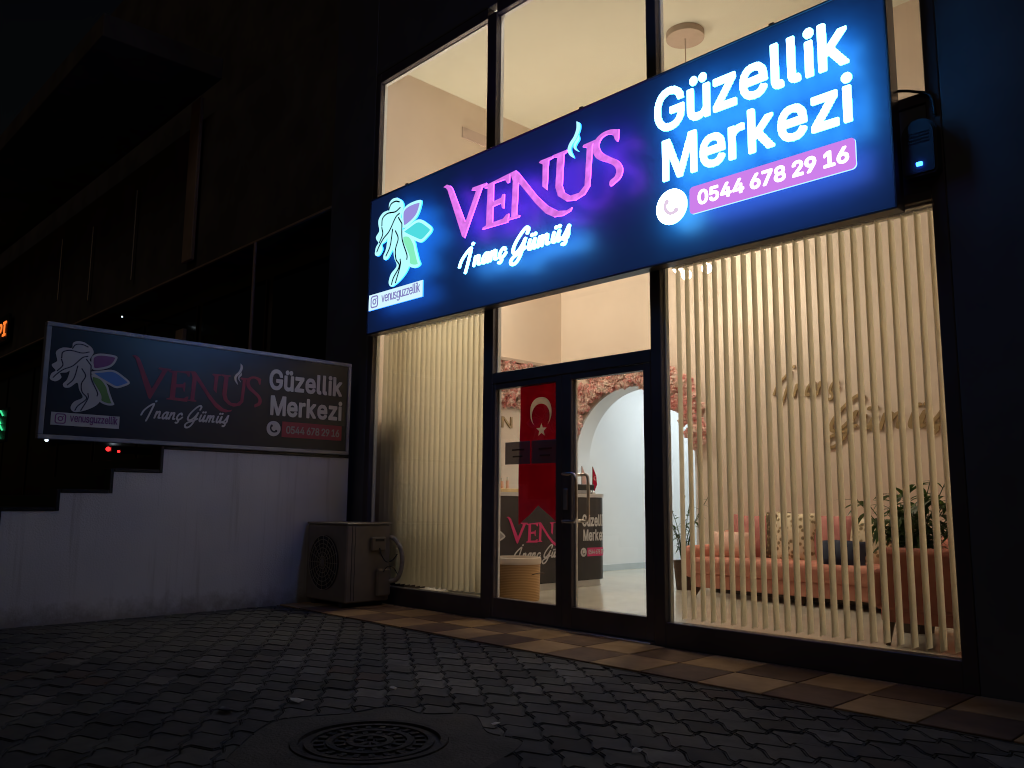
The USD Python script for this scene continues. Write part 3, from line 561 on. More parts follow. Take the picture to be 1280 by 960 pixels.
# ------------------------------------------------------------------ stair wall and its board
WX = -7.6
steps = [(1.0, 1.75, .56), (1.75, 2.165, .905), (2.165, 2.575, 1.055), (2.575, 2.99, 1.24), (2.99, 4.935, 1.455)]
prof = [(-1.2, -.1)] + [(-1.2, .04), (-.45, .04), (-.45, .16), (-.05, .16), (-.05, .32), (.6, .32), (.6, .56)]
prof = [(-2.0, -.1), (-2.0, .1), (.3, .1), (.3, .38), (.75, .38), (.75, .56), (1.3, .56), (1.3, .735), (1.75, .735)]
for a, b, z in steps[1:]: prof += [(a, z), (b, z)]
prof += [(4.935, -.1)]
wall = thing("stair_wall", "white rendered stepped side wall of the outside stairs", "wall")
part(wall, "wall_body", flat(Polygon(prof), WX, .16, "yz"), "render")
pr = [(.75, 1.3, .56), (1.3, 1.75, .735)] + [s for s in steps[1:-1]]
for k, (a, b, z) in enumerate(pr):
    zn = (pr + [steps[-1]])[k + 1][2]
    part(wall, "coping", cbx(WX - .19, WX + .012, a - .0, b - .034, z + .002, z + .032, .004), "granite")
    part(wall, "riser_slab", cbx(WX - .19, WX + .010, b - .032, b - .002, z + .002, zn + .03, .004), "granite")
part(wall, "coping", cbx(WX - .19, WX + .012, 2.99, 4.93, 1.457, 1.487, .004), "granite")

bd = thing("board_sign", "unlit rectangular name board in silver frame standing on the white stair wall", "sign")
BX = -7.57
part(bd, "panel", cbx(BX - .05, BX, 1.955, 4.90, 1.50, 2.455, .002), "board")
part(bd, "frame", [cbx(BX - .055, BX + .012, 1.945, 4.91, 2.425, 2.462, .004), cbx(BX - .055, BX + .012, 1.945, 4.91, 1.488, 1.525, .004), cbx(BX - .055, BX + .011, 1.945, 1.985, 1.525, 2.425, .004), cbx(BX - .055, BX + .011, 4.87, 4.91, 1.525, 2.425, .004)], "board_frame")
def pr_(name, s, m, lift=.0, parent=None): return part(parent or bd, name, flat(s, BX + .003 + lift, .0025, "yz"), m)
lb_ = unary_union([BODY] + WINGS).bounds; lt = (2.005, 1.728, 2.64, 2.326)
bw = fit([BODY.buffer(.004)] + WINGS + [HAIR], lb_, lt)
emb = pr_("fairy_emblem", unary_union(bw[:4]), "print_white")
for w, b, m in zip(bw[1:4], WINGS, ("print_purple", "print_blue", "print_green")): pr_("wing", w.buffer(-.018).difference(bw[0].buffer(.006)), m, .002, emb)
pr_("hair_line", bw[4], "print_dark", .002, emb)
nb = unary_union(NAME).bounds
for s in fit(NAME, nb, (2.64, 1.83, 3.895, 2.27)): pr_("letter", s, "print_red")
for s in geoms(fit([FLAME], FLAME.bounds, (3.60, 2.105, 3.68, 2.315))[0]): pr_("flame", s, "print_white")
for s in script("İnanç Gümüş", 2.748, 3.57, 1.725, .062, pen=.26, slant=.3, each=True): pr_("script_letter", s, "print_white")
for s in words("Güzellik", 3.966, 4.805, 2.105, .185, heavy=.02, track=.09, each=True): pr_("letter", s, "print_white")
for s in words("Merkezi", 3.99, 4.81, 1.85, .18, heavy=.02, track=.09, each=True): pr_("letter", s, "print_white")
pn = pr_("number_plate", sbox(4.126, 1.633, 4.815, 1.787), "print_red")
for s in words("0544 678 29 16", 4.172, 4.787, 1.672, .072, heavy=.005, track=.09, each=True): pr_("digit", s, "print_grey", .002, pn)
pd = pr_("phone_disc", Point(4.036, 1.71).buffer(.075, quad_segs=12), "print_white")
pr_("handset", handset(4.036, 1.71, .062), "board", .002, pd)
pq = pr_("name_plate", sbox(2.035, 1.608, 2.576, 1.714), "print_white")
pr_("app_icon", app_icon(2.065, 1.62, .085), "print_purple", .002, pq)
pr_("user_name", words("venusguzzellik", 2.18, 2.56, 1.645, .062, track=.07), "print_purple", .002, pq)

# stairs behind the wall, the landing and the neighbouring front
st = thing("outside_stairs", "dark granite stairs climbing behind the white stepped wall", "stairs")
zz = [.1, .38, .56, .735, .905, 1.055, 1.24, 1.42]; yy = [-2.0, .3, .75, 1.3, 1.75, 2.165, 2.575, 2.99, 5.05]
for k, z in enumerate(zz): part(st, "step", cbx(-9.7, WX - .2, yy[k], yy[k + 1] + .02 - .02, -.03 + .0, z - .02, .004), "granite")

nbd = thing("neighbour_building", "dark unlit neighbouring shop front with beige columns left of the sign pillar", "building")
part(nbd, "facade", bx(-40, -8.36, 5.7, 6.2, -.03, 12), "hood")
part(nbd, "fascia_band", cbx(-40, -8.36, 5.1, 5.69, 4.47, 6.9, .01), "hood")
part(nbd, "ledge", cbx(-40, -8.36, 5.06, 5.098, 4.44, 4.475, .004), "post")
for x, w in ((-12.4, .26),):
    part(nbd, "column", [cbx(x - w / 2, x + w / 2, 4.98, 5.05, -.03, 3.55, .01), cbx(x - w / 2 + .02, x + w / 2 + .1, 4.99, 5.05, 4.6, 7.2, .01)], "post")
part(nbd, "balcony_slab", cbx(-40, -11.67, 3.37, 5.09, 7.33, 7.67, .01), "hood")
for x in np.arange(-39, -9, 2.35): part(nbd, "shop_window", cbx(x, x + 2.15, 5.64, 5.69, .3, 4.2, .01), "dark_glass")
for x, z0, z1 in ((-18.97, 5.44, 6.46), (-17.0, 5.09, 6.26), (-14.75, 5.07, 6.39), (-10.19, 2.9, 4.43)):
    part(nbd, "drain_pipe", cyl((x, 5.04, z0 - .3), (x, 5.04, z1), .022), "chrome" if x < -12 else "post")

oy = thing("lit_shop_sign", "orange glowing letter sign on the dark neighbouring front at the left edge", "sign")
part(oy, "back_board", cbx(-25.0, -22.55, 4.96, 5.03, 4.75, 5.42, .01), "black")
for s in words("YAPI", -24.6, -22.68, 4.9, .34, heavy=.0, track=.16, each=True): part(oy, "letter", flat(s, 4.945, .012), "led_orange")
gl = thing("green_led_sign", "green slanted light strokes glowing low at the left edge of the dark front", "sign")
part(gl, "back_board", cbx(-23.1, -21.9, 4.97, 5.03, 2.3, 3.1, .01), "black")
for (x, z) in ((-22.3, 2.98), (-22.45, 2.8), (-22.25, 2.64), (-22.5, 2.46), (-22.75, 2.9), (-22.85, 2.6)):
    part(gl, "light_stroke", tube(spline([(x - .14, 4.95, z + .07), (x, 4.95, z), (x + .12, 4.95, z - .06)], 3), .018, 6), "led_green")
for nm, x, z, r, m, lb in (("signal_lamp", -15.126, 1.86, .04, "led_red", "brighter red lamp below the board's lower edge"), ("signal_lamp", -14.62, 1.80, .024, "led_red", "smaller red lamp right of the brighter red one"),
                           ("porch_lamp", -18.75, 2.19, .035, "led_white", "small cold white lamp below the board's left corner"), ("porch_lamp", -14.94, 4.146, .014, "led_white", "faint white lamp glint above the board")):
    l = thing(nm, lb, "lamp", "small lamps on the dark neighbouring front", loc=(x, 5.0, z))
    part(l, "lens", trimesh.creation.icosphere(2, r), m, smooth=True); part(l, "housing", cbx(-r * 1.4, r * 1.4, .01 + r * .6, .68, -r * 1.4, r * 1.4, .004), "black")

# ------------------------------------------------------------------ air conditioner, siren, cable
ac = thing("air_conditioner", "white outdoor air conditioner unit darkened for shade standing in the corner by the narrow bay", "air conditioner")
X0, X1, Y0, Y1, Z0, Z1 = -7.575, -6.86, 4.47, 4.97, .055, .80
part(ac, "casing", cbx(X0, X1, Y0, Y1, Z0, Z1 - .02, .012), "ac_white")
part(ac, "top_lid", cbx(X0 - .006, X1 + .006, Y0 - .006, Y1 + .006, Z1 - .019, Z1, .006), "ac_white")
fx, fz = -7.25, .415
part(ac, "fan_recess", flat(Point(fx, fz).buffer(.262, quad_segs=14), Y0 - .003, .01), "ac_dark")
gr = [tube([(fx + r * math.cos(t), Y0 - .018, fz + r * math.sin(t)) for t in np.linspace(0, 2 * math.pi, 33)], .0035, 5) for r in (.06, .1, .14, .18, .22, .258)]
gr += [cyl((fx + .03 * math.cos(t), Y0 - .016, fz + .03 * math.sin(t)), (fx + .262 * math.cos(t), Y0 - .016, fz + .262 * math.sin(t)), .003, 5) for t in np.linspace(0, 2 * math.pi, 16, endpoint=False)]
part(ac, "fan_grille", gr, "foam")
part(ac, "fan_hub", cyl((fx, Y0 - .02, fz), (fx, Y0 - .002, fz), .04, 16), "ac_white")
part(ac, "side_seam", [bx(X1 - .002, X1 + .003, Y0 + .055, Y0 + .06, Z0 + .02, Z1 - .03), bx(X1 - .002, X1 + .003, Y0 + .09, Y0 + .094, Z0 + .02, Z1 - .03)], "ac_dark")
part(ac, "handle_cover", cbx(X1 - .002, X1 + .035, 4.73, 4.9, .53, .665, .012), "ac_white")
part(ac, "handle_slot", cbx(X1 + .03, X1 + .037, 4.77, 4.875, .622, .648, .003), "ac_dark")
part(ac, "valve_cover", cbx(X1 - .002, X1 + .045, 4.80, 4.96, .1, .36, .014), "ac_white")
part(ac, "foot", cbx(X0 + .08, X0 + .14, Y0 + .02, Y1 - .02, .008, Z0 + .002), "ac_dark"); part(ac, "foot", cbx(X1 - .14, X1 - .08, Y0 + .02, Y1 - .02, .008, Z0 + .002), "ac_dark")
part(ac, "pipe", tube(spline([(X1 + .03, 4.94, .24), (X1 + .1, 4.985, .26), (X1 + .15, 5.0, .36), (X1 + .155, 5.0, .5), (X1 + .1, 4.99, .6), (X1 + .0, 4.985, .655), (X1 - .3, 4.985, .66)], 6), .022, 10), "foam", smooth=True)
part(ac, "cable", tube(spline([(X1 + .036, 4.82, .56), (X1 + .06, 4.83, .49), (X1 + .07, 4.88, .43), (X1 + .08, 4.94, .44), (X1 + .1, 4.985, .5)], 6), .006, 6), "black", smooth=True)
part(ac, "cable", tube(spline([(X1 + .046, 4.86, .33), (X1 + .06, 4.9, .38), (X1 + .09, 4.95, .37), (X1 + .12, 4.985, .3)], 6), .005, 6), "black", smooth=True)

sr = thing("alarm_siren", "dark rounded alarm siren box with a blue light on the right pillar", "alarm siren", loc=(-1.722, FY, 3.1))
body = unary_union([rrect(-.1, .1, -.17, .1, .03), Point(0, .08).buffer(.1, quad_segs=10)])
part(sr, "case", [flat(body, -.07, .069), flat(body.buffer(-.016), -.078, .009)], "sign_ink_case")
part(sr, "slot", [bx(-.06, .06, -.081, -.077, .03 + .02 * k, .036 + .02 * k) for k in range(4)], "black")
part(sr, "light", rbx(-.018, .018, -.092, -.076, -.115, -.09, .006), "led_blue")
cb = spline([(-1.96, 5.06, 3.535), (-1.9, 5.048, 3.532), (-1.82, 5.046, 3.515), (-1.74, 5.046, 3.48), (-1.66, 5.05, 3.43), (-1.64, 5.05, 3.3)], 6)
solo("cable", tube(cb, .009, 6), "black", "black cable sagging across the small lit pane beside the sign's right end", "cable", smooth=True)

# ------------------------------------------------------------------ on the doors
fl = thing("hanging_flag", "long red crescent and star flag with swallow tail hung inside the left door leaf", "flag")
def ripple(shape, y, d, m, name):
    s = flat(shape, y, d); s = s.subdivide_to_size(.06) if name == "cloth" else s
    v = np.array(s.vertices); v[:, 1] += .006 * np.sin(v[:, 0] * 26 + v[:, 2] * 2.2) + .004 * np.sin(v[:, 2] * 7 + v[:, 0] * 8); s = trimesh.Trimesh(v, s.faces, process=False)
    return part(fl, name, s, m, smooth=20)
cres = Point(-4.97, 1.775).buffer(.132, quad_segs=14).difference(Point(-4.97, 1.742).buffer(.106, quad_segs=14))
star = Polygon([(-4.965 + (.062 if k % 2 == 0 else .025) * math.sin(math.pi * k / 5), 1.622 + (.062 if k % 2 == 0 else .025) * math.cos(math.pi * k / 5)) for k in range(10)])
ripple(Polygon([(-5.222, 2.03), (-4.752, 2.03), (-4.752, .825), (-4.99, .985), (-5.234, .815)]).difference(cres).difference(star), 5.142, .003, "flag", "cloth")
ripple(cres, 5.142, .003, "flag_white", "crescent")
ripple(star, 5.142, .003, "flag_white", "star")
part(fl, "rod", cyl((-5.235, 5.143, 2.033), (-4.74, 5.143, 2.033), .006, 8), "white_metal")
for a, b, lb in ((-5.36, -5.052, "left smoked notice plate stuck on the door glass over the flag's edge"), (-5.034, -4.727, "right smoked notice plate stuck on the door glass across the flag")):
    pt = thing("notice_plate", lb, "plate", "notice plates on the door glass")
    part(pt, "plate", cbx(a, b, 5.092, 5.097, 1.335, 1.53, .002), "plate")
    part(pt, "dark_line", [bx(a + .09, a + .24, 5.0895, 5.0915, 1.452, 1.466), bx(a + .1, a + .22, 5.0895, 5.0915, 1.395, 1.408)], "cabinet")

# ------------------------------------------------------------------ reception
ZF = .12
dk = thing("reception_desk", "charcoal curved reception desk with magenta and white lettering seen through the doors", "desk")
DX = -6.05
foot = sbox(-6.75, 5.55, DX - .13, 7.33).union(sbox(DX - .4, 5.55, DX, 7.2)).union(Point(DX - .13, 7.2).buffer(.13, quad_segs=14))
part(dk, "body", flat(foot, 1.07, .88, "xy"), "desk", smooth=30)
part(dk, "plinth", flat(foot.buffer(-.03), ZF + .07, .068, "xy"), "white_in", smooth=30)
part(dk, "worktop", flat(foot.buffer(.012), 1.11, .038, "xy"), "print_white", smooth=30)
part(dk, "raised_shelf", cbx(-6.75, -6.3, 5.6, 6.3, 1.112, 1.15, .004), "wood_top")
def dpr(name, s, m, lift=0.0): part(dk, name, flat(s, DX + .003 + lift, .0025, "yz"), m)
for s in fit(NAME, nb, (5.775, .56, 6.83, .868)): dpr("letter", s, "print_pink")
for s in geoms(fit([FLAME], FLAME.bounds, (6.58, .75, 6.66, .90))[0]): dpr("flame", s, "print_white")
for s in script("İnanç Gümüş", 5.87, 6.72, .45, .055, pen=.26, slant=.3, each=True): dpr("script_letter", s, "print_white")
db = fit([BODY.buffer(.004)] + WINGS, lb_, (5.22, .44, 5.76, .93))
dpr("fairy_emblem", unary_union(db).intersection(sbox(5.56, 0, 7, 2)), "print_white")
dpr("wing", unary_union([w.buffer(-.018) for w in db[1:]]).difference(db[0]).intersection(sbox(5.56, 0, 7, 2)), "print_grey", .002)
# the right-hand words bend round the end of the desk
def bend(s):
    m = flat(s, 0.003, .0025, "yz").subdivide_to_size(.03); v = np.array(m.vertices); o = v.copy()
    over = v[:, 1] > 7.2; a = np.clip((v[:, 1] - 7.2) / .13, 0, 1.5)
    v[:, 0] = np.where(over, DX - .13 + (.13 + o[:, 0]) * np.cos(a), DX + o[:, 0]); v[:, 1] = np.where(over, 7.2 + (.13 + o[:, 0]) * np.sin(a), o[:, 1])
    return trimesh.Trimesh(v, m.faces, process=False)
for s in words("Güzellik", 6.905, 7.32, .765, .115, heavy=.02, track=.09, each=True): part(dk, "letter", bend(s), "print_white")
for s in words("Merkezi", 6.92, 7.325, .61, .11, heavy=.02, track=.09, each=True): part(dk, "letter", bend(s), "print_white")
part(dk, "number_plate", bend(sbox(6.985, .44, 7.33, .53)), "print_pink")
sd = bend(words("0544 678 29 16", 7.0, 7.315, .463, .045, track=.09)); 
v = np.array(sd.vertices); v[:, 0] += .003; v[:, 1] += .0015; part(dk, "digits", trimesh.Trimesh(v, sd.faces, process=False), "print_white")
part(dk, "phone_disc", flat(Point(6.925, .485).buffer(.047).difference(handset(6.925, .485, .038)), DX + .003, .0025, "yz"), "print_white")

def deskflag(x, y, m, lb, star_=False):
    f = thing("desk_flag", lb, "flag", group="little flags on the reception desk", loc=(x, y, 1.112))
    part(f, "pole", cyl((0, 0, .0), (0, 0, .30), .004, 8), "chrome"); part(f, "base", cyl((0, 0, 0), (0, 0, .016), .035, 16, .028), "chrome")
    q = spline([(.0, .004, .29), (.035, .045, .2), (.02, .06, .1)], 5); sh = Polygon([(.004, .295), (.06, .2), (.075, .1), (.03, .03), (.006, .1)])
    part(f, "cloth", flat(sh, .004, .006, "yz"), m)
    if star_: part(f, "crescent", flat(Point(.038, .17).buffer(.022).difference(Point(.045, .172).buffer(.017)), .0065, .002, "yz"), "flag_white")
deskflag(-6.12, 6.98, "flag_pink", "pale pink little flag on the reception desk")
deskflag(-6.12, 7.16, "flag", "little red crescent flag on the reception desk by the corridor", True)
bxk = thing("card_terminal", "black box with grey base on the far end of the reception desk", "box", loc=(-6.18, 6.96, 1.112))
part(bxk, "base", cbx(-.1, .1, -.2, .13, 0, .035, .004), "print_grey"); part(bxk, "body", cbx(-.09, .09, -.15, .2, .036, .1, .006), "black"); part(bxk, "sticker", bx(.0905, .092, -.19 + .05, -.09, .05, .085), "gold")
for k, (y, h, r) in enumerate(((5.78, .13, .018), (5.86, .1, .02), (5.95, .15, .016), (6.04, .11, .02), (6.12, .12, .017))):
    bt = thing("small_bottle", ["leftmost pale bottle on the wooden reception shelf by the door frame", "squat pale bottle beside the leftmost one on the reception shelf", "tallest pale bottle in the middle of the reception shelf", "squat pale bottle right of the tallest on the reception shelf", "last pale bottle on the wooden reception shelf beside the flag"][k], "bottle", "bottles on the reception shelf", loc=(-6.4, y, 1.151))
    part(bt, "body", cyl((0, 0, 0), (0, 0, h * .7), r, 12), "pale_silk"); part(bt, "cap", cyl((0, 0, h * .7), (0, 0, h), r * .55, 10), "white_metal")

bn = thing("waste_basket", "round woven wooden basket with a cloth rim inside the left door leaf", "basket", loc=(-5.645, 5.53, ZF))
part(bn, "body", trimesh.creation.revolve(np.array([[0, .001], [.205, .001], [.21, .02], [.215, .34], [.2, .34], [.195, .03], [0, .03]]), sections=32), "wood_bin", smooth=30)
part(bn, "rim", trimesh.creation.revolve(np.array([[.195, .33], [.22, .33], [.226, .35], [.222, .385], [.205, .39], [.195, .37], [.195, .33]]), sections=32), "flag_white", smooth=40)
part(bn, "handle", tube(spline([(.21, -.02, .24), (.235, .0, .25), (.245, .06, .255), (.25, .1, .25)], 5), .004, 6), "dark_wood")

# ------------------------------------------------------------------ flowers
def blossoms(points, normals, r):
    V, F, n = [], [], 0
    for p, nr in zip(points, normals):
        nr = np.array(nr, float); nr /= np.linalg.norm(nr); u = np.cross(nr, [0.3, 0.2, 1]); u /= np.linalg.norm(u); w = np.cross(nr, u); R = r * rng.uniform(.6, 1.25)
        for ringk, (cnt, rad, lift) in enumerate(((6, 1.0, .25), (5, .68, .55), (4, .36, .8))):
            for k in range(cnt):
                a = 2 * math.pi * (k + .5 * ringk) / cnt + rng.uniform(-.2, .2); d = math.cos(a) * u + math.sin(a) * w; s = -math.sin(a) * u + math.cos(a) * w
                c = np.array(p) + nr * R * lift * .5; tip = c + d * R * rad + nr * R * (.25 + .3 * (1 - rad)); h = R * rad * .55
                V += [c, c + d * R * rad * .55 + s * h, tip, c + d * R * rad * .55 - s * h]; F += [[n, n + 1, n + 2], [n, n + 2, n + 3]]
            n = len(V)
            for q in range(cnt): pass
        # rebuild face offsets
    return V, F

def flower_mesh(points, normals, r):
    parts = []
    for p, nr in zip(points, normals):
        nr = np.array(nr, float); nr /= np.linalg.norm(nr); u = np.cross(nr, [0.3, 0.2, 1]); u /= np.linalg.norm(u); w = np.cross(nr, u); R = r * rng.uniform(.6, 1.25); V, F = [], []
        c = np.array(p); V.append(c); V.append(c + nr * R * .45)
        for ringk, (cnt, rad, lift) in enumerate(((6, 1.0, .15), (5, .66, .45), (3, .34, .7))):
            for k in range(cnt):
                a = 2 * math.pi * (k + .5 * ringk) / cnt + rng.uniform(-.2, .2); d = math.cos(a) * u + math.sin(a) * w; s = -math.sin(a) * u + math.cos(a) * w
                b = len(V); base = c + nr * R * lift * .3
                V += [base + d * R * rad * .6 + s * R * rad * .5 + nr * R * lift * .4, base + d * R * rad + nr * R * (lift * .6 + .1), base + d * R * rad * .6 - s * R * rad * .5 + nr * R * lift * .4]
                F += [[0, b, b + 1], [0, b + 1, b + 2], [1, b + 1, b]]
        parts.append(trimesh.Trimesh(np.array(V), np.array(F), process=False))
    return parts

pts, nrs = [], []
while len(pts) < 520:
    t = rng.uniform(math.radians(8), math.radians(172)); rr = AR + rng.triangular(-.03, .36, .13); 
    if t < math.radians(28) and rr > AR + .2: continue
    pts.append((AX + rr * math.cos(t), 8.17 - rng.uniform(0, .09), min(AZ + rr * math.sin(t), 3.0))); nrs.append((rng.uniform(-.7, .7) + .3, -1, rng.uniform(-.7, .5)))
gd = thing("flower_garland", "pink coral and cream rose garland around the white arch", "flowers")
fm = flower_mesh(pts, nrs, .062)
for m in fm[:60]: part(gd, "blossom", m, "petal")
part(gd, "more_blossoms", fm[60:], "petal", kind="stuff")
pts, nrs = [], []
while len(pts) < 420:
    y, z = rng.uniform(6.35, 8.15), rng.uniform(2.2, 2.74)
    if z < 2.32 and rng.random() < .6: continue
    pts.append((-7.53 + rng.uniform(0, .07), y, z)); nrs.append((1, -rng.uniform(-.4, .9), rng.uniform(-.8, .3)))
rp = thing("rose_panel", "band of pink roses under a beige trim high on the left interior wall", "flowers")
part(rp, "trim", cbx(-7.548, -7.44, 6.2, 8.19, 2.755, 2.8, .004), "rosette"); part(rp, "backing", bx(-7.548, -7.535, 6.25, 8.19, 2.18, 2.754), "rosette")
part(rp, "blossoms", flower_mesh(pts, nrs, .06), "petal", kind="stuff")

# ------------------------------------------------------------------ sofa corner
sf = thing("sofa", "long pink velvet sofa on dark legs along the back wall behind the blind", "sofa")
part(sf, "seat", rbx(-4.86, -2.55, 7.12, 8.0, .33, .49, .05), "pink_velvet", smooth=40)
part(sf, "base", rbx(-4.85, -2.56, 7.15, 8.05, .2, .335, .02), "pink_velvet", smooth=40)
part(sf, "backrest", rbx(-4.95, -2.5, 7.85, 8.12, .3, .74, .07), "pink_velvet", smooth=40)
part(sf, "armrest", rbx(-4.98, -4.8, 7.18, 8.05, .28, .6, .07), "pink_velvet", smooth=40); part(sf, "armrest", rbx(-2.62, -2.44, 7.18, 8.05, .28, .6, .07), "pink_velvet", smooth=40)
for x in (-4.8, -3.7, -2.65):
    for y in (7.22, 7.95): part(sf, "leg", cyl((x, y, .205), (x - .03 if x < -4 else x, y - .03, ZF), .026, 10, .016), "dark_wood")
part(sf, "under_rail", bx(-4.7, -2.7, 7.3, 7.34, .15, .2), "dark_wood")  # dark wood rail set back under the sofa base
def pillow(w, h, d, n=14):
    u = np.linspace(-1, 1, n); V, F = [], []
    for side in (1, -1):
        o = len(V)
        for a in u:
            for b in u:
                t = max(0.0, (1 - abs(a) ** 2.6) * (1 - abs(b) ** 2.6)) ** .55; pin = 1 - .07 * (abs(a) ** 4 * (1 - abs(b)) + abs(b) ** 4 * (1 - abs(a)))
                V.append((a * w / 2 * pin, side * d / 2 * t, b * h / 2 * pin))
        for i in range(n - 1):
            for j in range(n - 1):
                q = [o + i * n + j, o + (i + 1) * n + j, o + (i + 1) * n + j + 1, o + i * n + j + 1]
                if side < 0: q = q[::-1]
                F += [[q[0], q[1], q[2]], [q[0], q[2], q[3]]]
    return trimesh.Trimesh(np.array(V), np.array(F), process=False)
def cushion(x, y, z, w, h, d, m, lb, rx=-12, rz=0, ry=0):
    p = pillow(w, h, d); 
    v = np.array(p.vertices); v += (meshkit.fbm(v * 9 + x * 3, 3)[:, None] - .5) * .02 * np.array([1, 1, 1]); p = trimesh.Trimesh(v, p.faces, process=False)
    for a, ax in ((ry, [0, 1, 0]), (rx, [1, 0, 0]), (rz, [0, 0, 1])): p.apply_transform(trimesh.transformations.rotation_matrix(math.radians(a), ax))
    p.apply_translation((x, y, z)); solo("cushion", p, m, lb, "cushion", "cushions on the pink sofa", smooth=True)
cushion(-4.5, 7.76, .68, .5, .46, .17, "rose_velvet", "plain rose cushion leaning at the left end of the sofa's back")
cushion(-4.62, 7.52, .6, .44, .3, .2, "pale_silk", "rumpled pale pink silk cushion lying in front of the rose one", -28, 8)
cushion(-4.22, 7.74, .69, .24, .5, .14, "floral_dark", "dark brown patterned cushion between two others", -12, 12)  # darker pattern than the other floral cushions
cushion(-4.02, 7.72, .69, .46, .5, .17, "floral", "cream and brown floral cushion at the middle of the sofa")
cushion(-3.66, 7.75, .68, .46, .48, .17, "rose_velvet", "plain rose cushion right of the middle floral cushion", -12, -5)
cushion(-3.3, 7.76, .67, .44, .46, .17, "floral", "pale floral cushion behind the navy one", -12, 6)
cushion(-3.42, 7.4, .47 + .09, .42, .3, .22, "navy", "navy blue cushion lying near the right end of the sofa", -30, 14)

ar = thing("armchair", "pink armchair darkened for shade with its back to the wide bay at the right", "armchair")
part(ar, "backrest", rbx(-2.32, -1.78, 5.52, 5.66, .34, .74, .05), "chair", smooth=40); part(ar, "seat", rbx(-2.3, -1.8, 5.6, 6.12, .36, .5, .05), "chair", smooth=40)
part(ar, "armrest", rbx(-2.38, -2.28, 5.56, 6.12, .34, .6, .04), "chair", smooth=40); part(ar, "armrest", rbx(-1.82, -1.72, 5.56, 6.12, .34, .6, .04), "chair", smooth=40)
part(ar, "skirt", rbx(-2.33, -1.77, 5.55, 6.1, .27, .36, .02), "chair", smooth=40)
for x in (-2.28, -1.82):
    for y in (5.6, 6.05): part(ar, "leg", cyl((x, y, .275), (x + (-.03 if x < -2 else .03), y, ZF), .024, 10, .015), "dark_wood")

def leaf(L, w, bend_):
    s = np.linspace(0, 1, 5); V, F = [], []
    for k, t in enumerate(s):
        x, z, h = L * t * (1 - .15 * bend_ * t), -bend_ * L * t * t * .5, w * math.sin(math.pi * min(1, t * .93 + .07)) ** .8 / 2
        V += [(x, -h, z + h * .25), (x, 0, z), (x, h, z + h * .25)]
    for k in range(4):
        b = k * 3
        for j in (0, 1): F += [[b + j, b + j + 1, b + 4 + j], [b + j, b + 4 + j, b + 3 + j]]
    return trimesh.Trimesh(np.array(V), np.array(F), process=False)
def place(m, p, az, el):
    m = m.copy(); m.apply_transform(trimesh.transformations.rotation_matrix(-el, [0, 1, 0])); m.apply_transform(trimesh.transformations.rotation_matrix(az, [0, 0, 1])); m.apply_translation(p); return m
def plant(name, lb, x, y, z0, pot_r, pot_h, nstem, hmin, hmax, spread, L, w, per, cat="plant", leafy0=.3):
    p = thing(name, lb, cat, loc=(x, y, z0))
    part(p, "pot", trimesh.creation.revolve(np.array([[0, 0], [pot_r * .75, 0], [pot_r, pot_h], [pot_r * .9, pot_h], [pot_r * .85, pot_h * .9], [0, pot_h * .9]]), sections=24), "terracotta", smooth=30)
    lv = []
    for k in range(nstem):
        a = rng.uniform(0, 6.28); h = rng.uniform(hmin, hmax); r = spread * rng.uniform(.3, 1); c = np.array([math.cos(a), math.sin(a), 0])
        line = spline([np.array([0, 0, pot_h * .9]) + c * .02, np.array([0, 0, pot_h + h * .5]) + c * r * .35, np.array([0, 0, pot_h + h]) + c * r], 6)
        part(p, "stem", tube(line, np.linspace(.007, .003, len(line)), 5), "leaf")
        for q in range(per):
            t = rng.uniform(leafy0, 1); pos = line[int(t * (len(line) - 1))]; lv.append(place(leaf(L * rng.uniform(.6, 1.2), w * rng.uniform(.7, 1.2), rng.uniform(.3, 1.4)), pos, rng.uniform(0, 6.28), rng.uniform(-.4, 1.0)))
    part(p, "foliage", lv, "leaf", smooth=True, kind="stuff")
plant("slender_plant", "slender open plant with thin stems standing left of the sofa", -5.2, 7.55, ZF, .11, .3, 9, .35, .75, .3, .09, .03, 9, leafy0=.25)
plant("bushy_plant", "dense dark green bushy plant between the sofa and the armchair", -2.42, 6.35, ZF, .16, .3, 24, .42, .78, .42, .2, .048, 22, leafy0=.15)
plant("spiky_plant", "dark spiky leaved plant by the right edge of the wide bay", -1.92, 6.3, ZF, .14, .42, 14, .35, .58, .25, .22, .035, 16, leafy0=.3)
cbn = thing("tall_cabinet", "dark tall cabinet standing close behind the closed narrow blind", "cabinet")
part(cbn, "carcass", cbx(-7.53, -7.07, 5.29, 5.56, ZF, 1.88, .006), "cabinet"); part(cbn, "side_board", cbx(-7.069, -7.045, 5.288, 5.56, ZF, 1.93, .003), "cabinet"); part(cbn, "handle", cbx(-7.3, -7.285, 5.276, 5.289, 1.0, 1.2, .003), "chrome")

# ------------------------------------------------------------------ wall lettering, lamps
for txt, x0, x1, z, xh, lb in (("İnanç", -4.46, -3.72, 2.13, .13, "upper brass script word on the peach wall behind the blind"), ("Gümüş", -3.92, -2.72, 1.74, .15, "lower brass script word on the peach wall behind the blind")):
    ws = thing("wall_lettering", lb, "lettering", "brass script words on the peach wall")
    for s in script(txt, x0, x1, z, xh, pen=.23, slant=.3, each=True): part(ws, "letter", flat(s, 8.18, .014), "gold")
el = thing("wall_emblem", "small brass emblem on the left interior wall under the roses", "emblem")
part(el, "letter", flat(words("N", 7.1, 7.28, 1.93, .14, bold=False), -7.53, .018, "yz"), "gold")

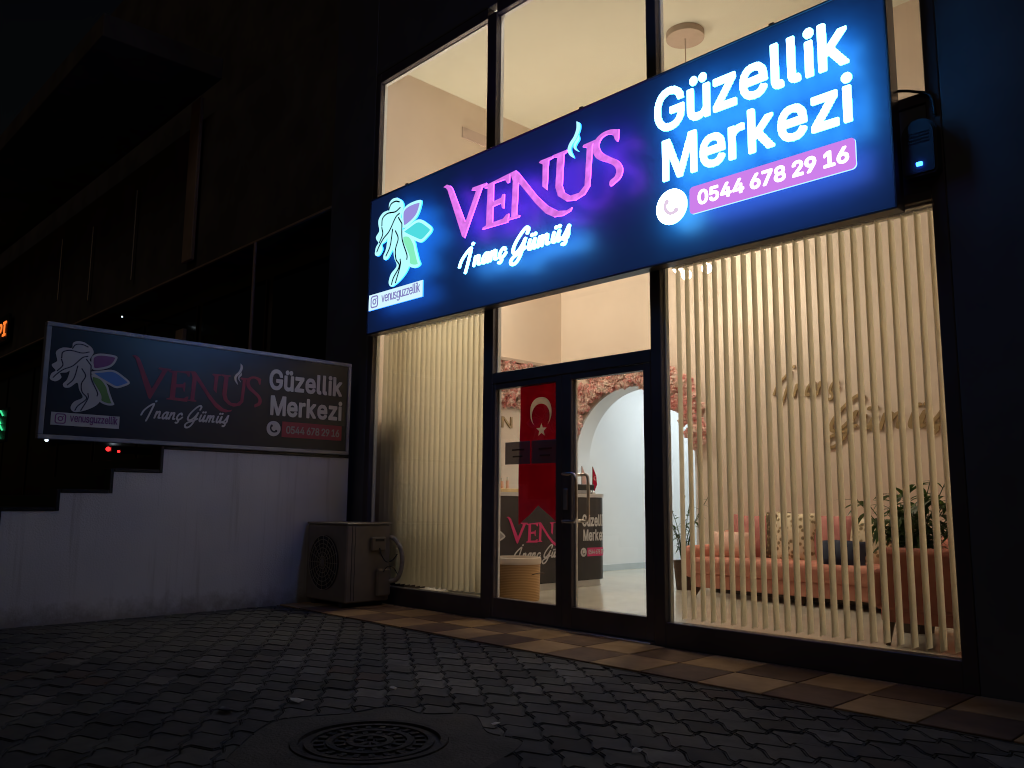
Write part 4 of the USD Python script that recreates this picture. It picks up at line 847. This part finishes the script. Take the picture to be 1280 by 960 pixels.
ch = thing("chandelier", "glowing globe chandelier hanging on a long cord from the round ceiling rose", "chandelier", loc=(-4.74, 7.1, 0))
part(ch, "ceiling_rose", cyl((0, 0, 5.93), (0, 0, 5.999), .2, 32), "rosette", smooth=30); part(ch, "cord", cyl((0, 0, 3.62), (0, 0, 5.93), .006, 8), "rosette"); part(ch, "hub", cyl((0, 0, 3.5), (0, 0, 3.62), .03, 12), "gold")
for k in range(6):
    a = 2 * math.pi * k / 6 + .3; zc = 3.4 + (.14 if k % 2 else -.02); q = np.array([.17 * math.cos(a), .17 * math.sin(a), zc])
    part(ch, "arm", tube(spline([(0, 0, 3.54), (q[0] * .6, q[1] * .6, 3.6), (q[0], q[1], zc + .06)], 5), .006, 6), "gold")
    s = trimesh.creation.icosphere(2, .05); s.apply_translation(q); part(ch, "globe", s, "globe", smooth=True)
for (x, y, w, d, z, m, lb) in ((-4.6, 5.28, 4.6, .14, 5.985, "fill_warm", "long warm fill light added out of view behind the front glazing"), (-6.37, 10.4, .5, 2.6, 2.89, "panel_cool", "cool white ceiling light in the corridor beyond the arch")):  # the warm strip is an added fill light, hidden from view
    l = thing("ceiling_light", lb, "ceiling light", loc=(x, y, z))
    part(l, "frame", [bx(-w / 2 - .02, w / 2 + .02, -d / 2 - .02, -d / 2 - .001, -.03, 0), bx(-w / 2 - .02, w / 2 + .02, d / 2 + .001, d / 2 + .02, -.03, 0)], "white_metal")
    part(l, "diffuser", bx(-w / 2, w / 2, -d / 2, d / 2, -.02, -.008), m)
for (x, y, z, dx, dy, lb) in ((-7.55, 6.25, 3.65, 1, 0, "added fill globe out of view on the left interior wall behind the sign"),):  # unseen globe added to brighten the blinds from inside
    l = thing("added_wall_lamp", lb, "fill lamp", loc=(x, y, z))
    part(l, "bracket", [cyl((0, 0, 0), (dx * .012, dy * .012, 0), .05, 16), cyl((dx * .012, dy * .012, 0), (dx * .1, dy * .1, 0), .01, 8)], "gold")
    s = trimesh.creation.icosphere(2, .08); s.apply_translation((dx * .18, dy * .18, 0)); part(l, "globe", s, "fill_globe", smooth=True)
